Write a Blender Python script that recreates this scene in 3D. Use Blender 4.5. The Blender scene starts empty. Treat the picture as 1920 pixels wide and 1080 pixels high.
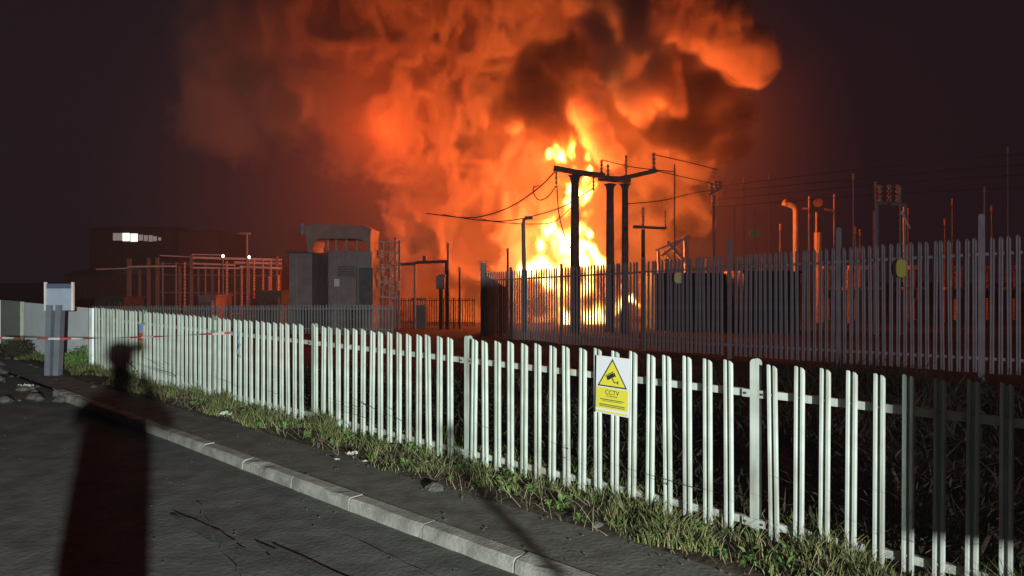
import bpy, math, random
import numpy as np
from mathutils import Vector, Matrix
random.seed(7); rng = np.random.default_rng(11)
sc = bpy.context.scene; COL = sc.collection
R = math.radians
F = 1387.0; HZ = 521.0; CAMZ = 1.77
def P(px, py, Y):            # a point of the photograph at depth Y
    return Vector(((px-960)/F*Y, Y, CAMZ+(HZ-py)/F*Y))

# ------------------------------------------------------------ camera, world, lights, exposure
cd = bpy.data.cameras.new('camera'); cam = bpy.data.objects.new('camera', cd); COL.objects.link(cam)
cam.location = (0, 0, CAMZ); cam.rotation_euler = (R(90), 0, 0)
cd.sensor_width = 36; cd.lens = 26.0; cd.shift_y = -19/1920; cd.clip_start = 0.05; cd.clip_end = 2000
sc.camera = cam
w = bpy.data.worlds.new('World'); sc.world = w; w.use_nodes = True
w.node_tree.nodes['Background'].inputs[0].default_value = (0.0078, 0.0046, 0.0072, 1)
w.node_tree.nodes['Background'].inputs[1].default_value = 1.0
sc.view_settings.view_transform = 'Standard'; sc.view_settings.look = 'None'
sc.view_settings.exposure = 0; sc.view_settings.gamma = 1
cy = sc.cycles
cy.use_denoising = True; cy.max_bounces = 5; cy.diffuse_bounces = 2; cy.glossy_bounces = 2
cy.transparent_max_bounces = 8; cy.volume_bounces = 1; cy.sample_clamp_indirect = 2.0; cy.sample_clamp_direct = 0
cy.volume_step_rate = 1.2; cy.volume_max_steps = 256

def lamp(name, kind, loc, power, color, size=0.5):
    l = bpy.data.lights.new(name, kind); l.energy = power; l.color = color; l.shadow_soft_size = size
    o = bpy.data.objects.new(name, l); o.location = loc; COL.objects.link(o); return o
FIRE = (1.0, 0.118, 0.014)
# the burning flames, then three lamps added inside the smoke to brighten it
lamp('flame_and_fill_light', 'POINT', P(1075, 470, 57), 6800, FIRE, 0.8)
lamp('flame_and_fill_light', 'POINT', P(1060, 285, 56), 7200, FIRE, 0.8)
lamp('flame_and_fill_light', 'POINT', P(1000, 440, 55), 7400, FIRE, 0.8)
lamp('flame_and_fill_light', 'POINT', P(1200, 210, 59), 3300, FIRE, 0.8)  # added lamp, no flame here: lights the smoke tongue from below
lamp('flame_and_fill_light', 'POINT', P(1330, 215, 58), 5000, FIRE, 0.8)  # added lamp hidden behind the black smoke to light the tongue
lamp('flame_and_fill_light', 'POINT', P(720, 240, 56), 5600, (1.0, 0.095, 0.012), 0.8)  # added lamp for the left of the cloud, no flame there
LAMP = Vector((4.6, -9.2, 2.45))
hl = lamp('floodlight', 'SPOT', LAMP, 30000, (0.93, 1.0, 0.93), 0.07)
hl.data.spot_size = R(54); hl.data.spot_blend = 0.9
hl.rotation_euler = (P(90, 640, 14) - LAMP).to_track_quat('-Z', 'Y').to_euler()
hl = lamp('floodlight', 'SPOT', LAMP + Vector((.05, 0, 0)), 7000, (1.0, 0.86, 0.92), 0.07)  # second spot added beside the first to brighten the rear fence
hl.data.spot_size = R(46); hl.data.spot_blend = 0.7
hl.rotation_euler = (P(1500, 570, 16) - LAMP).to_track_quat('-Z', 'Y').to_euler()

# ------------------------------------------------------------ materials
def mat(name, col, rough=0.7, metal=0.0, noise=None, bump=0.0, emis=None, spec=0.5, scale=8.0, col2=None, det=6):
    m = bpy.data.materials.new(name); m.use_nodes = True; nt = m.node_tree
    b = nt.nodes['Principled BSDF']
    b.inputs['Roughness'].default_value = rough; b.inputs['Metallic'].default_value = metal
    b.inputs['Specular IOR Level'].default_value = spec
    b.inputs['Base Color'].default_value = (*col, 1)
    tc = nt.nodes.new('ShaderNodeTexCoord')
    if noise or col2:
        n = nt.nodes.new('ShaderNodeTexNoise'); n.inputs['Scale'].default_value = scale; n.inputs['Detail'].default_value = det
        nt.links.new(tc.outputs['Object'], n.inputs['Vector'])
        r = nt.nodes.new('ShaderNodeValToRGB')
        k = noise or 0.0
        c2 = col2 or tuple(max(0, c*(1-k)) for c in col)
        c1 = col if col2 else tuple(min(1, c*(1+k)) for c in col)
        r.color_ramp.elements[0].position = 0.32; r.color_ramp.elements[1].position = 0.68
        r.color_ramp.elements[0].color = (*c2, 1); r.color_ramp.elements[1].color = (*c1, 1)
        nt.links.new(n.outputs['Fac'], r.inputs[0]); nt.links.new(r.outputs[0], b.inputs['Base Color'])
    if bump:
        n2 = nt.nodes.new('ShaderNodeTexNoise'); n2.inputs['Scale'].default_value = scale*6; n2.inputs['Detail'].default_value = 4
        nt.links.new(tc.outputs['Object'], n2.inputs['Vector'])
        bp = nt.nodes.new('ShaderNodeBump'); bp.inputs['Strength'].default_value = bump; bp.inputs['Distance'].default_value = 0.02
        nt.links.new(n2.outputs['Fac'], bp.inputs['Height']); nt.links.new(bp.outputs[0], b.inputs['Normal'])
    if emis:
        b.inputs['Emission Color'].default_value = (*emis[0], 1); b.inputs['Emission Strength'].default_value = emis[1]
    return m
M = {}
M['galv'] = mat('galvanised_steel', (0.325, 0.375, 0.335), 0.65, 0.0, noise=0.16, scale=5)
def weather(m, dirt, amt):
    nt = m.node_tree; b = nt.nodes['Principled BSDF']; src = b.inputs['Base Color'].links[0].from_socket
    tc = nt.nodes.new('ShaderNodeNewGeometry'); mp = nt.nodes.new('ShaderNodeMapping'); mp.inputs['Scale'].default_value = (14, 14, 1.6)
    n = nt.nodes.new('ShaderNodeTexNoise'); n.inputs['Scale'].default_value = 1.0; n.inputs['Detail'].default_value = 5
    nt.links.new(tc.outputs['Position'], mp.inputs[0]); nt.links.new(mp.outputs[0], n.inputs['Vector'])
    r = nt.nodes.new('ShaderNodeValToRGB'); r.color_ramp.elements[0].position = .48; r.color_ramp.elements[1].position = .72
    r.color_ramp.elements[1].color = (amt, amt, amt, 1); nt.links.new(n.outputs['Fac'], r.inputs[0])
    mx = nt.nodes.new('ShaderNodeMix'); mx.data_type = 'RGBA'; nt.links.new(r.outputs[0], mx.inputs['Factor'])
    nt.links.new(src, mx.inputs['A']); mx.inputs['B'].default_value = (*dirt, 1); nt.links.new(mx.outputs['Result'], b.inputs['Base Color'])
weather(M['galv'], (0.15, 0.14, 0.105), .7)
M['galv_far'] = mat('weathered_galvanised_steel', (0.22, 0.22, 0.235), 0.65, 0.0, noise=0.2, scale=3)
M['conc'] = mat('pole_wood', (0.16, 0.12, 0.10), 0.85, noise=0.25, bump=0.3, scale=3)
M['steel'] = mat('grey_steel', (0.20, 0.18, 0.18), 0.55, 0.3, noise=0.2, scale=4)
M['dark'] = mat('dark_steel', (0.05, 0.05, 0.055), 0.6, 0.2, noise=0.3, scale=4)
M['porcelain'] = mat('insulator_porcelain', (0.42, 0.27, 0.20), 0.3)
M['pale'] = mat('pale_paint', (0.55, 0.50, 0.48), 0.6, noise=0.15, scale=2)
M['canopy'] = mat('canopy_paint', (0.22, 0.12, 0.11), 0.7, noise=0.15, scale=2)
M['clad'] = mat('grey_cladding', (0.19, 0.135, 0.14), 0.7, noise=0.2, scale=1.5)
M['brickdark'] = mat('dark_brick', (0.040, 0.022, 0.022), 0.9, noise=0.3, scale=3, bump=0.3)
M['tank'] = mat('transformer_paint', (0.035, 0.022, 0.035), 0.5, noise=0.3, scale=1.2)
M['hoard'] = mat('hoarding_paint', (0.80, 0.87, 0.93), 0.6, noise=0.08, scale=2)
M['olive'] = mat('olive_board', (0.28, 0.31, 0.27), 0.8, noise=0.1, scale=3)
M['bluegrey'] = mat('bluegrey_board', (0.24, 0.28, 0.36), 0.7, noise=0.1, scale=4)
M['leg_shade'] = mat('leg_shadow_slate', (0.10, 0.115, 0.145), 0.8, noise=0.15, scale=4)  # shade tone for the bars that imitate a leg shadow
M['navy'] = mat('navy_board', (0.05, 0.07, 0.12), 0.7)
M['white'] = mat('white_plastic', (0.50, 0.53, 0.56), 0.45)
M['yellow'] = mat('yellow_film', (0.50, 0.47, 0.045), 0.45)
M['signyel'] = mat('yellow_reflective', (0.30, 0.33, 0.05), 0.4)
M['red'] = mat('red_film', (0.62, 0.05, 0.05), 0.45)
M['tapered'] = mat('tape_red', (0.33, 0.05, 0.05), 0.5)
M['tapewhite'] = mat('tape_white', (0.42, 0.38, 0.38), 0.5)
M['blue'] = mat('blue_film', (0.25, 0.35, 0.75), 0.45)
M['crack'] = mat('crack_filler', (0.064, 0.064, 0.06), 0.95)
M['black'] = mat('black_print', (0.012, 0.012, 0.012), 0.6)
M['wire'] = mat('conductor_wire', (0.06, 0.055, 0.05), 0.5, 0.4)
M['lampglow'] = mat('lamp_glow', (1, 1, 1), 0.5, emis=((1, 0.96, 0.9), 6))
M['window_lit'] = mat('lit_window', (1, 1, 1), 0.5, emis=((1, 0.98, 0.96), 1.4))
M['window_dim'] = mat('dim_window', (0.5, 0.5, 0.5), 0.5, emis=((1, 0.9, 0.85), 0.16))
M['road'] = mat('asphalt', (0.085, 0.085, 0.080), 0.93, noise=0.30, bump=0.28, scale=4.2, spec=0.15)
M['path'] = mat('pavement_tarmac', (0.105, 0.100, 0.092), 0.93, noise=0.28, bump=0.28, scale=4.5, spec=0.15)
M['patch'] = mat('road_patch', (0.066, 0.066, 0.062), 0.95, noise=0.3, bump=0.3, scale=5, spec=0.15)
M['kerb'] = mat('concrete_kerb', (0.20, 0.195, 0.18), 0.9, noise=0.3, bump=0.3, scale=7)
M['soil'] = mat('soil', (0.045, 0.036, 0.026), 0.98, noise=0.4, bump=0.9, scale=3, spec=0.1)
M['ground'] = mat('yard_ground', (0.020, 0.016, 0.013), 0.98, noise=0.4, bump=0.8, scale=1.0, spec=0.1)
M['leaf'] = mat('dark_leaves', (0.010, 0.013, 0.007), 0.9, col2=(0.005, 0.007, 0.004), scale=3)
M['bark'] = mat('bark', (0.012, 0.010, 0.008), 0.95)
M['stone'] = mat('rubble_stone', (0.065, 0.062, 0.056), 0.9, noise=0.35, bump=0.6, scale=6)
M['litter'] = mat('litter_paper', (0.38, 0.38, 0.35), 0.7)
M['skin'] = mat('skin', (0.45, 0.28, 0.2), 0.6)
M['cloth'] = mat('dark_clothing', (0.02, 0.02, 0.025), 0.9)
M['hair'] = mat('hair', (0.02, 0.015, 0.01), 0.8)
def blade_mat(name, c1, c2, c3):
    m = bpy.data.materials.new(name); m.use_nodes = True; nt = m.node_tree; b = nt.nodes['Principled BSDF']
    b.inputs['Roughness'].default_value = 0.75; b.inputs['Specular IOR Level'].default_value = 0.2
    g = nt.nodes.new('ShaderNodeNewGeometry'); r = nt.nodes.new('ShaderNodeValToRGB')
    r.color_ramp.elements[0].color = (*c1, 1); r.color_ramp.elements[1].color = (*c3, 1)
    e = r.color_ramp.elements.new(0.6); e.color = (*c2, 1)
    nt.links.new(g.outputs['Random Per Island'], r.inputs[0]); nt.links.new(r.outputs[0], b.inputs['Base Color'])
    return m
M['grass'] = blade_mat('verge_grass', (0.04, 0.062, 0.018), (0.095, 0.125, 0.035), (0.20, 0.17, 0.09))
M['weeds'] = blade_mat('bank_weeds', (0.012, 0.015, 0.007), (0.022, 0.022, 0.011), (0.05, 0.038, 0.024))
M['bush'] = blade_mat('bush_leaves', (0.04, 0.09, 0.02), (0.07, 0.13, 0.03), (0.10, 0.16, 0.05))

# ------------------------------------------------------------ helpers
class MB:
    def __init__(s): s.v = []; s.f = []; s.mi = []; s.cur = 0
    def add(s, vs, fs):
        n = len(s.v); s.v += [tuple(v) for v in vs]; s.f += [tuple(n+i for i in f) for f in fs]; s.mi += [s.cur]*len(fs)
    def box(s, c, d, rz=0.0, m=None):
        hx, hy, hz = d[0]/2, d[1]/2, d[2]/2; ca, sa = math.cos(rz), math.sin(rz); vs = []
        for z in (-hz, hz):
            for x, y in ((-hx, -hy), (hx, -hy), (hx, hy), (-hx, hy)):
                vs.append((c[0]+x*ca-y*sa, c[1]+x*sa+y*ca, c[2]+z))
        s.add(vs, [(3, 2, 1, 0), (4, 5, 6, 7), (0, 1, 5, 4), (1, 2, 6, 5), (2, 3, 7, 6), (3, 0, 4, 7)])
    def beam(s, a, b, wx, wy):         # rectangular bar between two points
        a = Vector(a); b = Vector(b); d = (b-a).normalized()
        up = Vector((0, 0, 1)) if abs(d.z) < 0.9 else Vector((0, 1, 0))
        u = d.cross(up).normalized(); v = u.cross(d).normalized(); vs = []
        for p in (a, b):
            for i, j in ((-1, -1), (1, -1), (1, 1), (-1, 1)): vs.append(p+u*i*wx/2+v*j*wy/2)
        s.add(vs, [(0, 1, 2, 3), (7, 6, 5, 4), (4, 5, 1, 0), (5, 6, 2, 1), (6, 7, 3, 2), (7, 4, 0, 3)])
    def tube(s, pts, r, n=8, cap=True):
        pts = [Vector(p) for p in pts]; rs = r if isinstance(r, (list, tuple)) else [r]*len(pts)
        base = len(s.v); u = None; rings = []
        for i, p in enumerate(pts):
            d = (pts[min(i+1, len(pts)-1)]-pts[max(i-1, 0)]).normalized()
            if u is None:
                t = Vector((0, 0, 1)) if abs(d.z) < 0.9 else Vector((1, 0, 0)); u = d.cross(t).normalized()
            else:
                u = (u-d*u.dot(d)).normalized()
            v = d.cross(u)
            rings.append([p+(u*math.cos(2*math.pi*k/n)+v*math.sin(2*math.pi*k/n))*rs[i] for k in range(n)])
        vs = [q for rg in rings for q in rg]; fs = []
        for i in range(len(pts)-1):
            for k in range(n):
                a = i*n+k; b = i*n+(k+1) % n; fs.append((a, b, b+n, a+n))
        if cap: fs.append(tuple(range(n))[::-1]); fs.append(tuple((len(pts)-1)*n+k for k in range(n)))
        s.add(vs, fs)
    def lathe(s, base, prof, n=10):   # prof: (radius, height)
        s.tube_z(base, prof, n)
    def tube_z(s, base, prof, n=10):
        vs = []; fs = []
        for r, h in prof:
            for k in range(n): vs.append((base[0]+r*math.cos(2*math.pi*k/n), base[1]+r*math.sin(2*math.pi*k/n), base[2]+h))
        for i in range(len(prof)-1):
            for k in range(n):
                a = i*n+k; b = i*n+(k+1) % n; fs.append((a, b, b+n, a+n))
        fs.append(tuple(range(n))[::-1]); fs.append(tuple((len(prof)-1)*n+k for k in range(n)))
        s.add(vs, fs)
    def insul(s, base, h, r=0.12, k=None):
        k = k or max(3, int(h/0.16)); pr = [(r*.5, 0)]
        for i in range(k):
            z = h*(i+.15)/k; pr += [(r*.45, z), (r, z+h*.25/k), (r*.9, z+h*.4/k), (r*.45, z+h*.7/k)]
        pr.append((r*.5, h)); s.tube_z(base, pr, 10)
    def build(s, name, material, parent=None, smooth=False):
        off = parent.matrix_basis.translation if parent else Vector((0, 0, 0))
        if parent and parent.parent: off = off + parent.parent.matrix_basis.translation
        me = bpy.data.meshes.new(name)
        me.from_pydata([(v[0]-off[0], v[1]-off[1], v[2]-off[2]) for v in s.v], [], s.f)
        ms = material if isinstance(material, (list, tuple)) else [material]
        for m in ms: me.materials.append(m)
        if len(ms) > 1: me.polygons.foreach_set('material_index', s.mi)
        if smooth: me.polygons.foreach_set('use_smooth', [True]*len(me.polygons))
        me.update(); o = bpy.data.objects.new(name, me); COL.objects.link(o)
        if parent: o.parent = parent
        return o
def tag(o, label=None, cat=None, group=None, kind=None):
    if label: o['label'] = label
    if cat: o['category'] = cat
    if group: o['group'] = group
    if kind: o['kind'] = kind
    return o
def thing(name, label, cat, loc=(0, 0, 0), group=None):
    o = bpy.data.objects.new(name, None); o.location = loc; o.empty_display_size = 0.2; COL.objects.link(o)
    return tag(o, label, cat, group)
def part(name, m, parent, fn, smooth=False):
    mb = MB(); fn(mb); return mb.build(name, m, parent, smooth)

# fence frame: s runs along the front fence into the distance, t towards the road
A0 = Vector((2.208, 4.47, 0)); D = Vector((-0.720, 0.694, 0)); NT = Vector((-0.694, -0.720, 0))
def FP(s, t, z=0.0): return A0 + D*s + NT*t + Vector((0, 0, z))
FANG = math.atan2(D.y, D.x)
def ground_z(y): return np.interp(y, [-50, 8, 14, 26, 56, 90, 2000], [-0.02, -0.02, -0.08, -0.35, -1.95, -2.3, -2.3])
def gz(y): return float(ground_z(y))

# ------------------------------------------------------------ ground, road, pavement, kerb, verge
def sheet(name, s0, s1, t0, t1, ns, nt_, zf, m, solid=0.0):
    S = np.linspace(s0, s1, ns); T = np.linspace(t0, t1, nt_); v = []; f = []
    for a in S:
        for b in T:
            p = FP(a, b); v.append((p.x, p.y, zf(a, b)))
    for i in range(ns-1):
        for j in range(nt_-1):
            q = i*nt_+j; f.append((q, q+nt_, q+nt_+1, q+1))
    me = bpy.data.meshes.new(name); me.from_pydata(v, [], f); me.materials.append(m)
    me.polygons.foreach_set('use_smooth', [True]*len(f)); me.update()
    o = bpy.data.objects.new(name, me); COL.objects.link(o); o['kind'] = 'structure'
    return o
sx = np.concatenate([np.linspace(-400, -30, 12), np.linspace(-25, 25, 60), np.linspace(30, 400, 12)])
sy = np.concatenate([np.linspace(-60, 0, 12), np.linspace(1, 60, 90), np.linspace(70, 700, 16)])
v = []; f = []
for y in sy:
    for x in sx:
        t = (Vector((x, y, 0))-A0).dot(NT); s = (Vector((x, y, 0))-A0).dot(D)
        z = gz(y)
        if t > 0.55: z = min(z, -0.30)
        elif t > 0.2: z = min(z, -0.06)
        else: z += 0.05*math.sin(x*1.7)*math.cos(y*1.3)*min(1, max(0, -t))*(y < 40)
        v.append((x, y, z))
nx = len(sx)
for j in range(len(sy)-1):
    for i in range(nx-1):
        a = j*nx+i; f.append((a, a+1, a+nx+1, a+nx))
me = bpy.data.meshes.new('ground'); me.from_pydata(v, [], f); me.materials.append(M['ground']); me.update()
go = bpy.data.objects.new('ground', me); COL.objects.link(go); go['kind'] = 'structure'
KT0, KT1 = 1.245, 1.375
h1 = lambda s, t: 0.012*math.sin(s*1.9+t*3)+0.008*math.sin(s*5.1)
sheet('road', -40, 60, KT1, 14, 90, 14, lambda s, t: -0.10+0.006*math.sin(s*.9+t)-0.004*(t-KT1), M['road'])
sheet('road_edge_strip', 11.2, 60, KT0-.02, KT1+.02, 20, 3, lambda s, t: -0.085, M['road'])
pv = sheet('pavement', -40, 60, 0.60, KT0, 90, 5, lambda s, t: -0.012+0.004*math.sin(s*1.3)-0.02*(s > 10.5)*min(1, s-10.5), M['path'])
sheet('verge', -40, 60, -0.5, 0.70, 220, 14, lambda s, t: 0.035*math.sin(math.pi*np.clip((t+0.5)/1.2, 0, 1))-0.02+0.018*math.sin(s*4.3+t*7)*math.sin(s*1.7+1) - (0.05 if t > 0.62 else 0), M['soil'])
# worn kerb made of blocks
def kerbf(mb):
    s = -12.0; i = 0
    while s < 11.2:
        L = 0.915; g = 0.008; dz = random.uniform(-.006, .006); z0, z1 = -0.25, 0.0+dz
        ch = 0.02
        pr = [(KT0, z0), (KT0, z1), (KT1-ch, z1), (KT1, z1-ch), (KT1+0.012, z0)]
        for (a, b) in (((s+g), (s+L-g)),):
            n = 7; ss = [a+(b-a)*k/(n-1) for k in range(n)]; vs = []
            for k, q in enumerate(ss):
                wob = random.uniform(-.006, .006); chip = random.random() < .12
                for (t, z) in pr:
                    if z > z0 and t > KT0: t += wob; z -= (0.018 if chip else 0)+random.uniform(0, .004)
                    vs.append(FP(q, t, z))
            m = len(pr); fs = []
            for k in range(n-1):
                for j in range(m-1): fs.append((k*m+j, k*m+j+1, (k+1)*m+j+1, (k+1)*m+j))
            fs.append(tuple(range(m))[::-1]); fs.append(tuple((n-1)*m+j for j in range(m)))
            mb.add(vs, fs)
        s += L; i += 1
k = part('kerb', M['kerb'], None, kerbf); k['kind'] = 'structure'
# cracks and patched repairs in the road: thin irregular sheets
def blobpatch(mb, s, t, ls, lt, z):
    n = 22; vs = [FP(s, t, z)]
    for i in range(n):
        a = 2*math.pi*i/n; r = 1+random.uniform(-.25, .2)
        vs.append(FP(s+ls*math.cos(a)*r, t+lt*math.sin(a)*r, z))
    mb.add(vs, [(0, 1+i, 1+(i+1) % n) for i in range(n)])
mb = MB()
for (s, t, ls, lt) in ((1.4, 2.05, .5, .10), (2.6, 2.25, .7, .10), (0.3, 2.2, .5, .12), (3.9, 2.4, .6, .07)):
    blobpatch(mb, s, t, ls, lt, -0.088)
o = mb.build('road_patches', M['patch']); o['kind'] = 'structure'
def crack(mb, pts, w_):
    for (a, b) in zip(pts[:-1], pts[1:]):
        n = 10; q = []
        for i in range(n+1):
            s = a[0]+(b[0]-a[0])*i/n; t = a[1]+(b[1]-a[1])*i/n+random.uniform(-.02, .02); q.append((s, t))
        for (c, d) in zip(q[:-1], q[1:]):
            ww = w_*random.uniform(.15, .8)
            mb.add([FP(c[0], c[1]-ww, -.084), FP(d[0], d[1]-ww, -.084), FP(d[0], d[1]+ww, -.084), FP(c[0], c[1]+ww, -.084)], [(0, 1, 2, 3)])
mb = MB()
crack(mb, [(4.6, 2.15), (3.4, 2.5), (2.2, 2.75), (1.2, 2.9), (-.5, 2.8)], .012)
0 and crack(mb, [(6.5, 2.6), (5.0, 2.3), (3.9, 2.2)], .008); crack(mb, [(2.2, 2.75), (2.0, 3.4), (1.4, 4.0)], .008)
crack(mb, [(3.0, 1.75), (1.5, 1.8), (0.3, 1.7)], .009)
o = mb.build('road_cracks', M['crack']); o['kind'] = 'structure'

# ------------------------------------------------------------ vegetation
def blades(name, pos, hts, wid, m, lean=0.35, label=None):
    n = len(pos); a = rng.uniform(0, 2*np.pi, n); la = rng.uniform(0, 2*np.pi, n); le = rng.uniform(0.05, lean, n)*hts*2
    dx = np.cos(a)*wid; dy = np.sin(a)*wid
    lx = np.cos(la)*le; ly = np.sin(la)*le
    V = np.zeros((n, 5, 3))
    V[:, 0] = pos + np.stack([-dx, -dy, 0*dx], 1); V[:, 1] = pos + np.stack([dx, dy, 0*dx], 1)
    mid = pos + np.stack([lx*.35, ly*.35, hts*.6], 1)
    V[:, 2] = mid + np.stack([dx, dy, 0*dx], 1)*.7; V[:, 3] = mid - np.stack([dx, dy, 0*dx], 1)*.7
    V[:, 4] = pos + np.stack([lx, ly, hts], 1)
    me = bpy.data.meshes.new(name); b = np.arange(n)*5
    me.vertices.add(n*5); me.vertices.foreach_set('co', V.astype('f4').ravel())
    me.loops.add(n*7); me.polygons.add(n*2)
    lp = np.stack([b, b+1, b+2, b+3, b+3, b+2, b+4], 1).ravel(); me.loops.foreach_set('vertex_index', lp.astype('i4'))
    st = np.stack([np.arange(n)*7, np.arange(n)*7+4], 1).ravel(); me.polygons.foreach_set('loop_start', st.astype('i4'))
    me.update(calc_edges=True); me.validate()
    me.materials.append(m); o = bpy.data.objects.new(name, me); COL.objects.link(o); o['kind'] = 'stuff'
    if label: o['label'] = label
    return o
def vz(s, t): return 0.0
def fb1(s, t):
    v = .5+.28*np.sin(s*2.7+np.sin(s*.9)*3+t*4)+.22*np.sin(s*7.3+t*9+np.sin(t*5)*2)+.12*np.sin(s*17+t*13)
    return np.clip(v, 0, 1)**1.3
# verge grass: dense tufts hugging the fence foot, thinner to the pavement
n = 46000
s = -3+22*rng.random(n)**1.25; t = 0.60-np.abs(rng.normal(0, .30, n)); 
edge = 0.42+0.16*np.sin(s*1.9)+0.10*np.sin(s*4.7+1)
tt = rng.uniform(-0.35, 1, n); t = -0.35+(edge+.35)*(1-rng.random(n)**1.4)
cl = 0.5+0.5*np.sin(s*3.1+np.sin(s*1.3)*2)*np.cos(t*6+s)
pt = fb1(s, t); keep = rng.random(n) < np.clip(1.5*pt*(.4+.6*cl)+.04, 0, 1); s = s[keep]; t = t[keep]; cl = cl[keep]
pos = np.array(A0)[None]+np.outer(s, np.array(D))+np.outer(t, np.array(NT)); pos[:, 2] = -0.01
h = (0.035+0.09*rng.random(len(s))+0.20*cl*fb1(s, t)*rng.random(len(s)))*np.clip(1.15-t*.9, .4, 1.2)
blades('verge_grass', pos, h, 0.0035+0.002*rng.random(len(s)), M['grass'], .5, 'tufted green grass along the foot of the front fence')
# weeds on the dark bank behind the fence
n = 90000
s = rng.uniform(-6, 17, n); t = -0.3-9*rng.random(n)**1.5
cl = np.sin(s*2.3+1.7*np.sin(t*1.9))*np.sin(t*2.7+1.3*np.sin(s*1.1))
keep = rng.random(n) < np.clip(.25+.8*cl, .04, 1); s = s[keep]; t = t[keep]; cl = cl[keep]
pos = np.array(A0)[None]+np.outer(s, np.array(D))+np.outer(t, np.array(NT)); pos[:, 2] = ground_z(pos[:, 1])-.02
h = (0.10+0.35*rng.random(len(s))**2+0.15*np.clip(cl, 0, 1))
ok = pos[:, 1] < 13.2
blades('bank_weeds', pos[ok], h[ok], 0.008+0.01*rng.random(ok.sum()), M['weeds'], .9, 'dark tangled weeds on the bank between the two fences')
def rosettes(name, spots, m):
    mb = MB()
    for (s_, t_, r_) in spots:
        c = FP(s_, t_, .0)
        for k in range(random.randint(7, 12)):
            a = random.uniform(0, 6.28); el = random.uniform(.25, 1.2); l = r_*random.uniform(.6, 1.2); w_ = l*.16
            d = Vector((math.cos(a)*math.cos(el), math.sin(a)*math.cos(el), math.sin(el))); sd = Vector((-math.sin(a), math.cos(a), 0))
            p1 = c+d*l*.5+Vector((0, 0, .01)); p2 = c+d*l-Vector((0, 0, l*.25))
            mb.add([c, p1-sd*w_, p2, p1+sd*w_], [(0, 1, 2, 3)])
    o = mb.build(name, m); o['kind'] = 'stuff'; return o
def leafball(mb, c, r, n, ls, flat=1.0):
    for i in range(n):
        d = Vector(rng.normal(size=3)); d.normalize(); rr = rng.random()**.45
        p = Vector(c)+Vector((d.x*r, d.y*r, d.z*r*flat))*rr
        u = Vector(rng.normal(size=3)).normalized(); v_ = u.orthogonal().normalized(); l = ls*rng.uniform(.6, 1.3)
        mb.add([p-u*l, p+v_*l*.5, p+u*l, p-v_*l*.5], [(0, 1, 2, 3)])
rosettes('verge_weeds', [(random.uniform(-1.5, 9), random.uniform(-.05, .55), random.uniform(.05, .15)) for _ in range(150)], M['bush'])
n = 2600; s = rng.uniform(-1.5, 12, n); t = rng.uniform(-.2, .62, n); pos = np.array(A0)[None]+np.outer(s, np.array(D))+np.outer(t, np.array(NT)); pos[:, 2] = -.01
blades('dry_stems', pos, .06+.22*rng.random(n)**2, np.full(n, .0018), blade_mat('dry_stems', (.14, .11, .06), (.2, .17, .1), (.3, .26, .17)), 1.3)
def bush(name, label, c, r, n, ls, m, grp=None):
    root = thing(name, label, 'bush', c, grp)
    def st(mb):
        for i in range(7):
            a = random.uniform(0, 6.28); mb.tube([c, Vector(c)+Vector((math.cos(a)*r*.3, math.sin(a)*r*.3, r*.5)), Vector(c)+Vector((math.cos(a)*r*.6, math.sin(a)*r*.6, r*.9))], [.012, .008, .003], 5)
    part('stems', M['bark'], root, st)
    def lf(mb):
        for i in range(7):
            a = random.uniform(0, 6.28); q = random.uniform(0, .6)*r
            leafball(mb, (c[0]+math.cos(a)*q, c[1]+math.sin(a)*q, c[2]+r*random.uniform(.25, .7)), r*random.uniform(.35, .55), n//7, ls, .8)
    part('leaves', m, root, lf)
gpt = lambda px, py: P(px, py, F*CAMZ/(py-HZ))
bush('bush', 'bright green bush at the foot of the white hoarding', tuple(gpt(155, 690)), .42, 1500, .03, M['bush'])
bush('bush', 'small dark green shrub on the verge where the palisade starts', tuple(gpt(262, 708)), .34, 900, .028, M['bush'])
bush('bush', 'dull brown green shrub low at the left edge beside the rubble', tuple(gpt(28, 668)), .45, 900, .03, M['weeds'])

# ------------------------------------------------------------ palisade fences
def pale_mesh(name, H, spike=False):
    xs = [-.033, -.028, -.013, -.006, .006, .013, .028, .033]
    ys = [.022, 0.0, 0.0, .028, .028, 0.0, 0.0, .022]
    if spike: top = [-.05, -.03, -.012, 0, 0, -.012, -.03, -.05]
    else: top = [-.016, -.003, -.002, -.022, -.024, -.008, -.012, -.030]
    v = []; f = []; n = len(xs); th = .003
    for k, yo in ((0, 0), (1, th)):
        for i in range(n): v.append((xs[i], ys[i]+yo, 0))
        for i in range(n): v.append((xs[i], ys[i]+yo, H-.075))
        for i in range(n): v.append((xs[i]*.97, ys[i]+yo, H+top[i]))
    o2 = 3*n
    for r in range(2):
        for i in range(n-1):
            a = r*n+i; f.append((a, a+1, a+n+1, a+n)); f.append((o2+a+n, o2+a+n+1, o2+a+1, o2+a))
    for i in range(n-1):
        a = 2*n+i; f.append((a, a+1, o2+a+1, o2+a)); f.append((o2+i, o2+i+1, i+1, i))
    for r in range(2):
        for i in (0, n-1):
            a = r*n+i; f.append((a, a+n, o2+a+n, o2+a))
    # fixing bolt heads
    mb = MB(); mb.v = v; mb.f = f; mb.mi = [0]*len(f)
    for z in (.145, H*.83):
        mb.tube([(0, .026, z), (0, .012, z)], .008, 6)
    me = bpy.data.meshes.new(name); me.from_pydata(mb.v, [], mb.f); me.update(); return me
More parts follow.
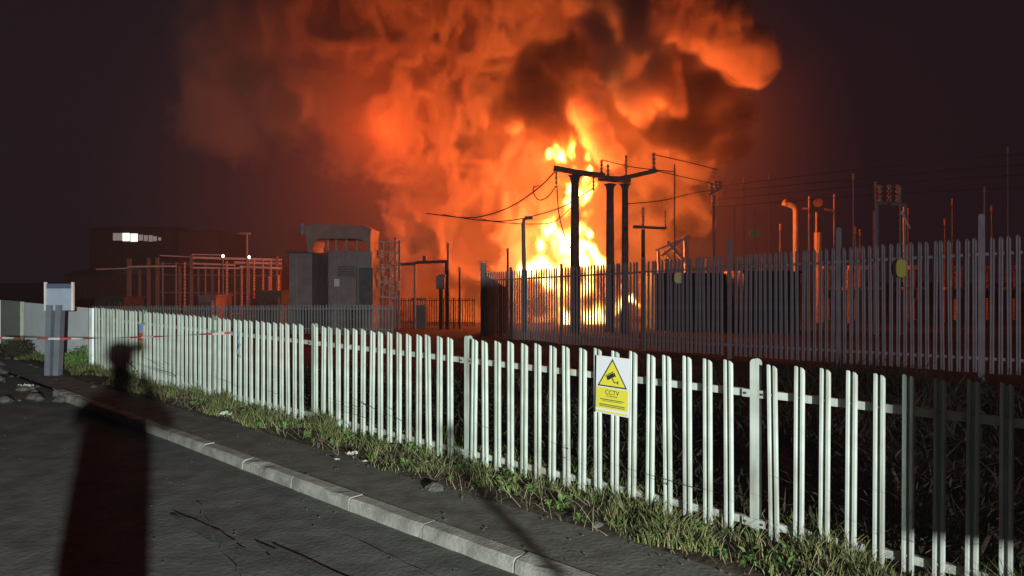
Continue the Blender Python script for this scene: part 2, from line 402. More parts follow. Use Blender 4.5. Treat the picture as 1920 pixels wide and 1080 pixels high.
def fence(name, label, pts_fn, L, H, pitch, posts, m, railz, spike=False, maxp=100, post_extra=0.018, s0=0.0, near_first=True, post_w=.062, zf=None):
    """pts_fn(s) -> (x, y, z); outside face normal is to the right of travel"""
    a = Vector(pts_fn(s0)); root = thing(name, label, 'fence', a)
    b = Vector(pts_fn(s0+L)); d = (b-a); d2 = Vector((d.x, d.y, 0)).normalized(); ang = math.atan2(d2.y, d2.x)
    pm = pale_mesh('pale', H, spike); pm.materials.append(m)
    # local -y of the pale must face the camera side
    nrm = Vector((math.sin(ang), -math.cos(ang), 0)); flip = nrm.dot(-a) < 0
    rot = ang+(math.pi if flip else 0); nn = -nrm if flip else nrm     # nn: unit towards viewer
    places = []
    q = s0+pitch*.5
    while q < s0+L:
        if all(abs(q-p) > .085 for p in posts): places.append(q)
        q += pitch
    far = places[maxp:] if near_first else []
    for q in places[:maxp]:
        p = Vector(pts_fn(q)); o = bpy.data.objects.new('pale', pm); COL.objects.link(o); o.parent = root
        o.location = p-a+Vector((0, 0, random.uniform(-.008, .008)))
        o.rotation_euler = (random.uniform(-.008, .008), random.uniform(-.011, .011), rot+random.uniform(-.04, .04))
    if far:
        mb = MB(); vv = [Vector(v_.co) for v_ in pm.vertices]; ff = [tuple(p_.vertices) for p_ in pm.polygons]; rm = Matrix.Rotation(rot, 3, 'Z')
        for q in far:
            p = Vector(pts_fn(q)); mb.add([rm @ v_ + p for v_ in vv], ff)
        o = mb.build('pale', m, root); o['kind'] = 'stuff'
    for rz in railz:
        segs = [s0]+[p for p in posts if s0 < p < s0+L]+[s0+L]
        for c0, c1 in zip(segs[:-1], segs[1:]):
            def rl(mb):
                p, q2 = Vector(pts_fn(c0)), Vector(pts_fn(c1)); off = -nn*.045
                e = (q2-p).normalized()*.03
                mb.beam(p+e+off+Vector((0, 0, rz)), q2-e+off+Vector((0, 0, rz)), .006, .05)
                mb.beam(p+e+off*1.4+Vector((0, 0, rz+.022)), q2-e+off*1.4+Vector((0, 0, rz+.022)), .035, .006)
            part('rail', m, root, rl)
    for ps in posts:
        p = Vector(pts_fn(ps)); Hp = H+(post_extra if not callable(post_extra) else post_extra(ps))
        def po(mb):
            # flat rounded-top post of I section
            c = p-nn*.03; u = d2; w2 = post_w/2; n = 8
            for yo, th in ((0.0, .007), (-.045, .007)):
                vs = []; 
                for side in (0, 1):
                    o_ = c+nn*(yo-side*th)
                    vs += [o_-u*w2+Vector((0, 0, -.3)), o_+u*w2+Vector((0, 0, -.3))]
                    for k in range(n+1):
                        an = math.pi*k/n; vs.append(o_+u*w2*math.cos(an)+Vector((0, 0, Hp-w2+w2*math.sin(an))))
                m_ = n+3; fs = [tuple(range(m_)), tuple(range(m_, 2*m_))[::-1]]
                for k in range(m_): fs.append((k, (k+1) % m_, m_+(k+1) % m_, m_+k))
                mb.add(vs, fs)
            mb.beam(c-nn*.0075+Vector((0, 0, -.3)), c-nn*.0075+Vector((0, 0, Hp-w2)), .006, .006)
            mb.box(c-nn*.026+Vector((0, 0, (Hp-.3)/2-.02)), (.006, .036, Hp+.2), ang)
        pt = part('post', m, root, po)
        for rz in railz:
            c = p+Vector((0, 0, rz)); part('fishplate', m, pt, lambda mb: mb.beam(c-d2*.085-nn*.026, c+d2*.085-nn*.026, .007, .052))
            if H < 2:
                for sg in (-.06, .06):
                    e_ = c+d2*sg; part('bolt', M['dark'], pt, lambda mb: mb.tube([e_-nn*.024, e_-nn*.014], .009, 6))
    return root
fposts = [-1.95, 0.80, 3.70, 6.45, 9.2, 11.95]
fence('palisade_fence', 'low pale green palisade fence of twin ribbed pales nearest the road', lambda s: FP(s, 0, -0.02), 14.35+2.2, 1.22, .163, fposts, M['galv'], (.12, 1.0), s0=-2.2, maxp=100)
def RP(px):            # rear fence run, from depth law
    hp = 165+.139*(px-1200); Y = F*2.4/hp
    z = CAMZ+(HZ-(490-.0703*(px-1200)))/F*Y-2.4
    return Vector(((px-960)/F*Y, Y, z))
Ra, Rb = RP(2150), RP(906)
RL = (Rb-Ra).length; Rd = (Rb-Ra)/RL
def rfn(s): return tuple(Ra+Rd*s)
def s_of(px):
    best = min(range(0, 4000), key=lambda i: abs(((Ra+Rd*(RL*i/4000)).x/(Ra+Rd*(RL*i/4000)).y)*F+960-px)); return RL*best/4000
rposts = [s_of(p) for p in (1838, 1570, 1365, 1204, 1050, 955)]
fence('palisade_fence', 'tall grey palisade fence on the right between the bank and the burning yard', rfn, RL, 2.4, .138, rposts, M['galv_far'], (.25, 2.1), spike=True, maxp=100, post_extra=lambda s: .42 if s < s_of(1300) else .12, post_w=.09)
# its far return running away from the corner, and the lower fence beyond
C1 = Rb+Vector((0, 0, 0)); C2 = Vector(((952-960)/F*41, 41, gz(41)))
def lin(a, b):
    L = (Vector(b)-Vector(a)).length; d = (Vector(b)-Vector(a))/L
    return (lambda s: tuple(Vector(a)+d*s)), L
fn, L = lin(C1, C2)
fence('palisade_fence', 'return of the tall palisade fence running back from the spiked corner post', fn, L, 2.35, .158, [5, 10], M['galv_far'], (.25, 2.05), spike=True, maxp=98, post_w=.09)
a = P(735, 612, 50); b = P(892, 612, 50); a.z = b.z = CAMZ-(612-HZ)/F*50
fn, L = lin(b, a)
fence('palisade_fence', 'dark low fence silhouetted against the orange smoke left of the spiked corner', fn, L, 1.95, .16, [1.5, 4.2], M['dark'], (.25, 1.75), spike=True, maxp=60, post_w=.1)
a = P(170, 620, 38); b = P(738, 628, 30); a.z = CAMZ-(620-HZ)/F*38; b.z = CAMZ-(630-HZ)/F*30
fn, L = lin(b, a)
fence('palisade_fence', 'dim grey palisade fence in front of the substation house, seen above the front fence', fn, L, 1.28, .16, [3, 6, 9, 12, 15, 18], M['galv_far'], (.25, 1.1), spike=True, maxp=99, post_w=.08)
# spiked corner post with rotating spikes
cpz = Rb.z
r = thing('spiked_post', 'corner post bristling with anti climb spikes where the tall fence turns', 'post', (Rb.x, Rb.y+.1, cpz))
part('post', M['galv_far'], r, lambda mb: mb.tube([(Rb.x, Rb.y+.1, cpz-.2), (Rb.x, Rb.y+.1, cpz+2.75)], .1, 8))
def spk(mb):
    for k in range(9):
        z = cpz+2.05+k*.09
        for j in range(6):
            a_ = j*1.05+k*.4; c = Vector((Rb.x, Rb.y+.1, z)); d_ = Vector((math.cos(a_), math.sin(a_), .15))
            mb.tube([c+d_*.09, c+d_*.24], [.014, .003], 4)
part('spikes', M['galv_far'], r, spk)
# strand of barbed wire above the return
# ------------------------------------------------------------ hoarding on the left
def hoard(s0, s1, label, m, z1=1.2, post=True, thick=.05):
    a_, b_ = FP(s0, .02, -.05), FP(s1, .02, -.05); root = thing('hoarding_panel', label, 'hoarding', a_, 'panels of the site hoarding')
    def pn(mb):
        mb.beam((a_+b_)/2-(b_-a_)*.494+Vector((0, 0, (z1+.05)/2)), (a_+b_)/2+(b_-a_)*.494+Vector((0, 0, (z1+.05)/2)), thick, z1)
    part('panel', m, root, pn)
    if post: part('post', M['galv'], root, lambda mb: mb.box(a_+NT*.05+Vector((0, 0, z1/2)), (.05, .05, z1+.06), FANG))
    return root
sp = lambda px: (9494/(px+479)-4.47)/.694
hoard(sp(176), sp(118), 'pale blue grey hoarding panel joining the palisade fence', M['hoard'])
hoard(sp(118)+.01, sp(50), 'pale blue grey hoarding panel behind the blue grey board', M['hoard'])
hoard(sp(46)+.02, sp(4), 'dull olive grey hoarding panel near the left edge', M['olive'], 1.21)
hoard(sp(2)+.02, sp(-60), 'pale hoarding panel cut off by the left edge', M['hoard'], 1.2)
# board in front of hoarding; dark bars below it imitate a cast leg shadow
Yb = F*CAMZ/(700-HZ)
bx = lambda px, py, dy=0.0: P(px, py, Yb+dy)
r = thing('notice_board', 'blue grey board above dark bars shaped like a leg shadow, before the white hoarding', 'board', bx(104, 700))
part('panel', M['bluegrey'], r, lambda mb: mb.box((bx(111, 560).x, Yb, (bx(0, 541).z+bx(0, 582).z)/2), (.50, .03, bx(0, 541).z-bx(0, 582).z)))
part('header', M['navy'], r, lambda mb: mb.box((bx(111, 536).x, Yb, (bx(0, 532).z+bx(0, 541).z)/2), (.49, .028, bx(0, 532).z-bx(0, 541).z)))
for x0 in (86, 137):
    part('upright', M['pale'], r, lambda mb: mb.box((bx(x0, 555).x, Yb-.01, (bx(0, 529).z+bx(0, 582).z)/2), (.035, .045, bx(0, 529).z-bx(0, 582).z)))
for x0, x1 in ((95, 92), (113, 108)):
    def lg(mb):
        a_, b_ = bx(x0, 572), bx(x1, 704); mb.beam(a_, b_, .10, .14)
    part('leg', M['leg_shade'], r, lg)  # dark bar standing in for the shadow of someone's leg
# barrier tape
def tapef(mb):
    p0 = P(-60, 632, 10.6); p1 = P(432, 624, 9494/(432+479)-.12); n = 90
    for i in range(n):
        q = []
        for u in (i/n, (i+1)/n):
            c = p0.lerp(p1, u); c.z -= .05*math.sin(math.pi*u); tw = .5+.45*math.sin(u*21)+.3*math.sin(u*7)
            dv = Vector((0, math.cos(tw), math.sin(tw)))*.018; q += [c-dv, c+dv]
        mb.cur = (i//4) % 2; mb.add([q[0], q[2], q[3], q[1]], [(0, 1, 2, 3)])
tag(part('barrier_tape', [M['tapered'], M['tapewhite']], None, tapef), 'red and white barrier tape stretched across the hoarding to the fence', 'tape')
# signs on the front fence
def text(body, size, loc, parent, m, sx_=1.0, ext=.0006, align='CENTER'):
    cu = bpy.data.curves.new('lettering', 'FONT'); cu.body = body; cu.size = size; cu.align_x = align; cu.extrude = ext; cu.materials.append(m)
    tmp = bpy.data.objects.new('lettering_source', cu); COL.objects.link(tmp)
    dg = bpy.context.evaluated_depsgraph_get(); me = bpy.data.meshes.new_from_object(tmp.evaluated_get(dg))
    bpy.data.objects.remove(tmp); bpy.data.curves.remove(cu)
    o = bpy.data.objects.new('lettering', me); COL.objects.link(o); o.parent = parent
    o.location = loc; o.rotation_euler = (R(90), 0, 0); o.scale = (sx_, 1, 1); return o
def local_part(name, m, parent, fn):
    mb = MB(); fn(mb); off = parent.matrix_basis.translation.copy()
    me = bpy.data.meshes.new(name); me.from_pydata(mb.v, [], mb.f); me.materials.append(m); me.update()
    o = bpy.data.objects.new(name, me); COL.objects.link(o); o.parent = parent; return o
def prism(mb, poly, y0, y1):       # polygon in x,z extruded along y (front face y0)
    n = len(poly); vs = [(x, y0, z) for x, z in poly]+[(x, y1, z) for x, z in poly]
    fs = [tuple(range(n)), tuple(range(n, 2*n))[::-1]]+[(i, n+i, n+(i+1) % n, (i+1) % n) for i in range(n)]; mb.add(vs, fs)
sc_ = FP(1.957, .012, 0.92)
r = thing('warning_sign', 'white and yellow CCTV warning sign with a camera in a black triangle', 'sign', sc_)
r.rotation_euler = (0, R(1.2), FANG+math.pi)
W2, H2 = .160, .228
rect = lambda x0, x1, z0, z1: [(x0, z0), (x1, z0), (x1, z1), (x0, z1)]
local_part('board', M['white'], r, lambda mb: prism(mb, rect(-W2, W2, -H2, H2), -.003, .0))
local_part('yellow_panel', M['yellow'], r, lambda mb: (prism(mb, rect(-W2+.006, W2-.006, -H2+.042, -.022), -.0045, -.003), ))
local_part('yellow_strip', M['yellow'], r, lambda mb: prism(mb, rect(-W2+.006, W2-.006, -H2+.008, -H2+.022), -.0045, -.003))
local_part('triangle_border', M['black'], r, lambda mb: prism(mb, [(-.142, -.012), (.142, -.012), (0.0, .212)], -.0055, -.003))
local_part('triangle', M['yellow'], r, lambda mb: prism(mb, [(-.124, -.001), (.124, -.001), (0.0, .194)], -.007, -.0055))
def camsym(mb):
    ca, sa = math.cos(R(28)), math.sin(R(28)); rr = lambda pts: [(x*ca-z*sa-.010, x*sa+z*ca+.075) for x, z in pts]
    prism(mb, rr(rect(-.044, .030, -.016, .016)), -.0085, -.007); prism(mb, rr(rect(.033, .043, -.020, .012)), -.0085, -.007)
    prism(mb, rr([(-.048, .020), (.038, .020), (.038, .026), (-.048, .026)]), -.0085, -.007)
    prism(mb, [(-.004, .060), (.004, .063), (.024, .034), (.018, .030)], -.0085, -.007)
    prism(mb, rect(.018, .052, .026, .033), -.0085, -.007); prism(mb, rect(.052, .060, .018, .044), -.0085, -.007)
local_part('camera_symbol', M['black'], r, camsym)
text('CCTV', .052, (0, -.0047, -.072), r, M['black'], 1.0)
text('IN OPERATION', .015, (0, -.0047, -.090), r, M['black'])
local_part('text_line', M['black'], r, lambda mb: (prism(mb, rect(-.112, .112, -.117, -.111), -.006, -.0045), prism(mb, rect(-.09, .09, -.127, -.1235), -.006, -.0045)))
local_part('text_line', M['black'], r, lambda mb: (prism(mb, rect(-.122, .122, -.158, -.152), -.0062, -.0045), prism(mb, rect(-.122, .122, -.170, -.165), -.0062, -.0045)))
ss = sp(268); q = FP(ss, .03, .78)
r = thing('warning_sign', 'small blue, red and yellow striped notice on the far end of the front fence', 'sign', q); r.rotation_euler = (0, 0, FANG+math.pi)
local_part('board', M['white'], r, lambda mb: prism(mb, rect(-.10, .10, -.26, .20), -.003, 0))
local_part('blue_panel', M['blue'], r, lambda mb: (prism(mb, rect(-.085, -.01, .07, .18), -.005, -.003), prism(mb, rect(.01, .085, .07, .18), -.005, -.003)))
local_part('red_panel', M['red'], r, lambda mb: (prism(mb, rect(-.085, -.01, -.09, .05), -.005, -.003), prism(mb, rect(.01, .085, -.09, .05), -.005, -.003)))
local_part('yellow_panel', M['yellow'], r, lambda mb: prism(mb, rect(-.09, .09, -.25, -.11), -.005, -.003))
# scrap of plastic snagged on the fence
def scrap(mb):
    s_ = sp(452); n = 9; prev = None
    for i in range(n):
        z = 1.03-.045*i; wv = .03+.012*math.sin(i*2.1); c = FP(s_+.015*math.sin(i*1.4), .03+.012*math.cos(i*2), z)
        row = [c-D*wv, c+NT*.012, c+D*wv*.8]
        if prev: mb.add(prev+row, [(0, 1, 4, 3), (1, 2, 5, 4)])
        prev = row
tag(part('plastic_scrap', M['bluegrey'], None, scrap), 'blue grey scrap of plastic snagged on the middle of the front fence', 'litter')
# litter and rubble
def rock(mb, c, r_, fl=.6):
    vs = []; n = 7
    for i, (ph, k) in enumerate(((-.9, .45), (-.2, 1), (.4, .85), (1.1, .35))):
        for j in range(n):
            a = 2*math.pi*j/n+i*.3; q = r_*k*random.uniform(.8, 1.15); vs.append((c[0]+q*math.cos(a), c[1]+q*math.sin(a), c[2]+r_*fl*math.sin(ph)*random.uniform(.85, 1.1)))
    fs = [(i*n+j, i*n+(j+1) % n, (i+1)*n+(j+1) % n, (i+1)*n+j) for i in range(3) for j in range(n)]
    fs += [tuple(range(n))[::-1], tuple(3*n+j for j in range(n))]; mb.add(vs, fs)
def paper(label, px, py, r_, zz=0.02):
    c = gpt(px, py); c.z = zz
    def fnp(mb):
        n = 6; g = [[(c.x+(i/n-.5)*r_*2+random.uniform(-.01, .01), c.y+(j/n-.5)*r_*1.4, c.z+random.uniform(0, r_*.7)) for j in range(n+1)] for i in range(n+1)]
        mb.add([p for row in g for p in row], [(i*(n+1)+j, (i+1)*(n+1)+j, (i+1)*(n+1)+j+1, i*(n+1)+j+1) for i in range(n) for j in range(n)])
    tag(part('paper_scrap', M['litter'], None, fnp), label, 'litter', 'scraps of litter')
paper('crumpled white litter lying at the end of the kerb on the left', 48, 720, .10, -.06)
paper('larger white scrap in the grass below the middle of the front fence', 660, 860, .045, .04)
paper('tiny white scrap on the verge edge, rightmost of the pair below the grass tuft', 684, 872, .022, .03)
paper('white scrap at the edge of the verge left of the bigger white scrap', 632, 868, .02, .03)
paper('pale flat scrap lying on the verge near the left part of the fence', 424, 782, .07, .03)
mb = MB()
for i in range(80):
    px = random.uniform(-80, 175)+random.uniform(-20, 30); py = random.uniform(655, 745)-(px/14)*.4; c = gpt(px, py); c.z = -.07
    rock(mb, c, random.uniform(.03, .17)*random.random()**.3)
tag(mb.build('rubble', M['stone']), 'grey rubble and broken stones at the left end of the kerb', kind='stuff')
mb = MB()
for i in range(520):
    s_ = random.uniform(-2, 11); t_ = random.uniform(.40, .75) if i % 3 else random.uniform(.75, 3.2); z = -.005 if t_ < KT0 else -.1
    p = FP(s_, t_, z+.003); rock(mb, p, random.uniform(.003, .010))
tag(mb.build('gravel', M['stone']), 'loose grit and pebbles on the pavement and road edge', kind='stuff')
def lump(label, px, py, r_, m):
    c = gpt(px, py); c.z = 0.0; tag(part('stone', m, None, lambda mb: rock(mb, c, r_, .55)), label, 'stone', 'stones on the verge')
lump('pale rock in the grass under the right end of the front fence', 1545, 1050, .10, M['stone'])
lump('grey stone half buried in the verge beside the tuft near the pavement', 815, 915, .09, M['stone'])
lump('small stone on the verge below the warning sign', 1120, 985, .05, M['stone'])

# ------------------------------------------------------------ burning yard: poles, gantries, houses
def seg(Y, pts): return [P(x, y, Y) for x, y in pts]
def bar(mb, Y, a, b, wpx, dpx=None):
    w_ = wpx/F*Y; mb.beam(P(a[0], a[1], Y), P(b[0], b[1], Y), w_ if not dpx else dpx/F*Y, w_)
def down(px, Y): return F*(CAMZ-gz(Y))/Y+HZ
def tpole(label, px, ptop, Y, wpx, arm, uprights=(), hang=(), fork=True, grp='line poles in front of the fire'):
    pb = down(px, Y)+3; base = P(px, pb, Y); r = thing('line_pole', label, 'pole', base, grp); k = Y/F
    part('shaft', M['conc'], r, lambda mb: mb.tube([P(px, pb, Y), P(px, (pb+ptop)/2, Y), P(px, ptop+6, Y)], [wpx*.50*k, wpx*.43*k, wpx*.37*k], 12), True)
    def ar(mb):
        for (x0, y0, x1, y1, w_) in arm:
            mb.beam(P(x0, y0, Y-.02), P(x1, y1, Y-.02), .34, w_*k)
        if fork:
            mb.add(*flare(px, ptop+4, Y, wpx, k))
    part('crossarm', M['conc'], r, ar)
    for (x, y0, y1, w_) in uprights:
        part('insulator', M['porcelain'], r, lambda mb: mb.insul(P(x, y0, Y-.1), (y0-y1)*k, w_*k*.5), True)
    for (x, y0, y1, w_) in hang:
        part('insulator', M['porcelain'], r, lambda mb: mb.insul(P(x, y1, Y-.25), (y1-y0)*k, w_*k*.5), True)
    return r
def flare(px, py, Y, wpx, k):      # curved gusset under the arm
    poly = []
    for i in range(7):
        a = math.pi/2*i/6; poly.append((px-wpx*.40-9*(1-math.sin(a)), py+2+13*(1-math.cos(a))*1.0))
    pl = poly+[(2*px-x, y) for x, y in poly[::-1]]
    n = len(pl); vs = [P(x, y, Y-.12) for x, y in pl]+[P(x, y, Y+.12)+Vector((0, 0, 0)) for x, y in pl]
    fs = [tuple(range(n))[::-1], tuple(range(n, 2*n))]+[(i, (i+1) % n, n+(i+1) % n, n+i) for i in range(n)]
    return vs, fs
tpole('thick pole with a T shaped crossarm standing right in front of the flames', 1078, 322, 34, 20, [(1038, 315, 1080, 323, 9), (1080, 323, 1134, 330, 9)], hang=[(1043, 320, 346, 5), (1113, 330, 358, 5)])
tpole('middle pole of the three, with a short bracket on top', 1144, 338, 34.8, 18, [(1122, 334, 1182, 338, 10)], uprights=[(1128, 332, 300, 7), (1140, 331, 308, 7)])
tpole('right pole of the three with a crossarm rising to the right', 1172, 338, 34, 15, [(1150, 338, 1172, 333, 8), (1172, 333, 1230, 320, 7)], uprights=[(1174, 331, 291, 6), (1226, 318, 286, 8)])
tpole('shorter pole with an L shaped arm to the right of the big poles', 1206, 424, 31, 9, [(1188, 425, 1206, 426, 5), (1206, 426, 1249, 428, 4)], uprights=[(1206, 424, 388, 6), (1248, 427, 394, 4)], fork=False)
# street lamp in front of yellow flame
YL = 27.0; r = thing('lamp_post', 'slim unlit lamp post with a bent head left of the flames', 'lamp post', P(982, down(982, YL), YL))
part('pole', M['steel'], r, lambda mb: mb.tube(seg(YL, [(983, down(982, YL)+2), (983, 520), (981, 420), (983, 411), (990, 408)]), [.085, .08, .07, .06, .05], 8), True)
part('lamp_head', M['dark'], r, lambda mb: mb.beam(P(984, 409, YL), P(999, 408, YL), .2, .12))
# wires
def sag(a, b, dz, n=14): return [a.lerp(b, i/n)-Vector((0, 0, dz*4*(i/n)*(1-i/n))) for i in range(n+1)]
def wire(label, pts, r_=.02, grp='overhead wires'):
    tag(part('overhead_wire', M['wire'], None, lambda mb: mb.tube(pts, r_, 5)), label, 'wire', grp)
def wpx(Ys, pts):     # wire through photo points with depth ramp
    n = len(pts); return [P(x, y, Ys[0]+(Ys[1]-Ys[0])*i/(n-1)) for i, (x, y) in enumerate(pts)]
def smooth(pts, m=6):
    out = []
    for i in range(len(pts)-1):
        p0, p1, p2, p3 = (pts[max(i-1, 0)], pts[i], pts[i+1], pts[min(i+2, len(pts)-1)])
        for k in range(m):
            t = k/m; out.append(.5*((2*p1)+(p2-p0)*t+(2*p0-5*p1+4*p2-p3)*t*t+(3*p1-p0-3*p2+p3)*t**3))
    return out+[pts[-1]]
wire('upper wire sagging left from the T shaped pole', smooth(wpx((34, 42), [(1040, 322), (1010, 352), (960, 386), (910, 404), (870, 408), (800, 400)])), .035)
wire('second wire sagging left beneath the upper one', smooth(wpx((34, 42), [(1113, 352), (1060, 385), (1010, 402), (950, 414), (890, 412), (830, 402)])), .03)
wire('low wire passing behind the lamp post head', smooth(wpx((38, 41), [(1075, 385), (1040, 415), (1000, 420), (940, 417), (900, 410)])), .025)
wire('slack loop of wire hanging under the T crossarm', smooth(wpx((34, 34.4), [(1043, 348), (1028, 368), (1012, 375), (1002, 366), (1000, 352), (1010, 348)])), .028)
wire('curved down lead along the left of the T pole', smooth(wpx((34, 35), [(1044, 348), (1048, 400), (1058, 440), (1072, 470)])), .028)
wire('wire from the middle pole bracket to the hanging post', smooth(wpx((34.5, 36), [(1130, 300), (1180, 312), (1225, 318), (1265, 322)])), .025)
wire('top wire from the right crossarm to the insulator cluster', smooth(wpx((34, 40), [(1227, 290), (1290, 304), (1345, 318)])), .025)
wire('wire below the right crossarm to the insulator cluster', smooth(wpx((34, 40), [(1230, 320), (1265, 328), (1300, 336), (1345, 346)])), .025)
wire('wire from the tall right pole out to the cluster, lowest of three', smooth(wpx((34, 40), [(1176, 382), (1240, 376), (1300, 362), (1342, 356)])), .022)
for i, (y0, y1, y2, lab) in enumerate(((350, 319, 285, 'highest line running off to the right edge'), (360, 336, 306, 'second line from the top running to the right edge'), (374, 350, 325, 'third line from the top running to the right edge'), (388, 368, 350, 'lowest faint line running to the right edge'))):
    wire(lab, smooth(wpx((40, 24), [(1345, y0), (1450, (y0+y1)/2+2), (1600, y1), (1760, (y1+y2)/2), (1960, y2)])), .014, 'lines crossing the right side')
def hangpost(label, px, y0, y1, Y, w_, m='steel', grp='slim posts and insulators of the yard', top=None):
    r = thing('busbar_post', label, 'post', P(px, y1, Y), grp); k = Y/F
    part('rod', M[m], r, lambda mb: mb.tube([P(px, y1, Y), P(px, y0, Y)], w_*k*.5, 8))
    if top: part('insulator', M['porcelain'], r, lambda mb: mb.insul(P(px, y0+top, Y-.05), top*k, w_*k*1.1), True)
    return r
gb = lambda Y: down(0, Y)
hangpost('thin rod rising out of the fence between the poles and the cluster', 1265, 308, gb(40), 40, 3)
r = thing('insulator_cluster', 'cluster of small insulators on a thin post right of the orange swirl', 'insulators', P(1345, gb(39), 39))
part('post', M['steel'], r, lambda mb: mb.tube([P(1338, gb(39), 39), P(1338, 372, 39)], .07, 8))
part('bracket', M['steel'], r, lambda mb: mb.beam(P(1328, 366, 39), P(1354, 352, 39), .12, .10))
for x, y0, y1 in ((1334, 362, 344), (1343, 357, 338), (1349, 355, 340), (1338, 385, 366)):
    part('insulator', M['porcelain'], r, lambda mb: mb.insul(P(x, y0, 38.9), (y0-y1)/F*39, .13), True)
# burning steel frame
r = thing('steel_frame', 'bright burning steel frame leaning at the right foot of the swirl', 'frame', P(1270, gb(50), 50))
for a_, b_, w_ in (((1286, 445), (1288, 560), 8), ((1250, 452), (1297, 505), 6), ((1240, 480), (1290, 440), 5), ((1228, 470), (1262, 456), 4), ((1262, 456), (1282, 447), 4), ((1245, 470), (1268, 500), 3), ((1235, 470), (1238, 560), 5)):
    part('beam', M['pale'], r, lambda mb: bar(mb, 50, a_, b_, w_))
# left portal pipe frame
YP = 46.0
r = thing('pipe_portal', 'dark pipe portal silhouetted on the smoke left of the tall fence', 'portal', P(838, gb(YP), YP))
part('beam', M['dark'], r, lambda mb: mb.tube(seg(YP, [(742, 496), (776, 494), (780, 492), (838, 490)]), .10, 8))
part('leg', M['dark'], r, lambda mb: mb.tube(seg(YP, [(838, 489), (839, gb(YP))]), .14, 8))
part('leg', M['steel'], r, lambda mb: mb.tube(seg(YP, [(778, 493), (778, gb(YP))]), .07, 8))
part('lamp_bracket', M['dark'], r, lambda mb: mb.box(P(796, 485, YP), (.2, .15, .36)))
for px, y0, lab in ((840, 455, 'tall thin rod behind the right leg of the pipe portal'), (952, 465, 'thin rod in front of the glow left of the lamp post'), (862, 500, 'short rod right of the pipe portal')):
    hangpost(lab, px, y0, gb(47), 47, 4, 'dark', top=10)
r = thing('control_box', 'grey control box on a post beside the pipe portal', 'control box', P(826, gb(44), 44))
part('box', M['clad'], r, lambda mb: mb.box(P(826, 530, 44), (.52, .35, .78)))
part('post', M['dark'], r, lambda mb: mb.tube([P(827, gb(44), 44), P(827, 541, 44)], .13, 8))
part('hood', M['dark'], r, lambda mb: mb.box(P(829, 516.5, 44), (.42, .4, .09)))
r = thing('kiosk', 'small dark kiosk box behind the low fence', 'kiosk', P(786, gb(49), 49))
part('body', M['tank'], r, lambda mb: mb.box(P(787, 590, 49)+Vector((0, 0, -.35)), (.85, .6, 2.0)))
part('roof', M['dark'], r, lambda mb: mb.box((P(787, 562, 49).x, 49, P(0, 561, 49).z+.02), (1.0, .75, .1)))
# substation house with the arched canopy
YH = 42.0; kH = YH/F; zg = gz(YH)
hx = lambda px: (px-960)*kH
r = thing('transformer_house', 'grey ribbed transformer enclosure under a pale arched canopy', 'building', (hx(640), YH, zg))
zt = lambda py: CAMZ+(HZ-py)*kH
part('wall', M['clad'], r, lambda mb: mb.box(((hx(618)+hx(698))/2, YH+1.2, (zt(470)+zg)/2), (hx(698)-hx(618), 2.4, zt(470)-zg)))
part('side_wall', M['clad'], r, lambda mb: mb.beam((hx(576), YH+2.2, (zt(473)+zg)/2), (hx(617), YH+.06, (zt(473)+zg)/2), .12, zt(473)-zg))
def ribs(mb):
    for i in range(17):
        x = hx(620)+(hx(697)-hx(620))*i/16; mb.box((x, YH-.04, (zt(474)+zg)/2), (.05, .06, zt(474)-zg-.1))
part('ribs', M['steel'], r, ribs)
part('annex', M['clad'], r, lambda mb: mb.box(((hx(534)+hx(578))/2, YH+1.9, (zt(474)+zg)/2), (hx(578)-hx(534), 2.2, zt(474)-zg)))
part('annex_roof', M['dark'], r, lambda mb: mb.box(((hx(533)+hx(580))/2, YH+1.9, zt(473)+.04), (hx(582)-hx(531), 2.5, .1)))
def canopy(mb):
    # arched portal: outer slab with curved corners cut beneath
    out = [(568, 425), (592, 421), (686, 424), (699, 430), (697, 438), (697, 474), (693, 474), (690, 462), (684, 452), (672, 448), (600, 448), (592, 452), (588, 464), (588, 474), (580, 474), (576, 440), (567, 436)]
    n = len(out); vs = [(hx(x), YH-.35, zt(y)) for x, y in out]+[(hx(x), YH+2.2, zt(y)) for x, y in out]
    mb.add(vs, [tuple(range(n))[::-1], tuple(range(n, 2*n))]+[(i, (i+1) % n, n+(i+1) % n, n+i) for i in range(n)])
part('canopy', M['canopy'], r, canopy)
for px in (612, 628, 648, 668):
    part('column', M['steel'], r, lambda mb: mb.box((hx(px), YH+.3, (zt(470)+zt(449))/2), (.10, .1, zt(449)-zt(470))))
part('door', M['dark'], r, lambda mb: mb.box((hx(684), YH-.08, zg+1.3+1.2), (.95, .05, 2.1)))
part('vent', M['dark'], r, lambda mb: [mb.box((hx(650), YH-.08, zt(500)-.09*k_), (1.0, .05, .05)) for k_ in range(7)])
part('conduit', M['galv_far'], r, lambda mb: mb.tube([(hx(672), YH-.12, zg), (hx(672), YH-.12, zt(482)), (hx(690), YH-.12, zt(480))], .035, 6))
part('plate', M['pale'], r, lambda mb: mb.box((hx(632), YH-.09, zt(530)), (.3, .03, .42)))
part('conduit', M['galv_far'], r, lambda mb: mb.tube([(hx(548), YH+.72, zg), (hx(548), YH+.72, zt(476))], .04, 6))
part('finial', M['galv_far'], r, lambda mb: mb.tube([(hx(569), YH-.3, zt(440)), (hx(569), YH-.3, zt(420))], .1, 8))
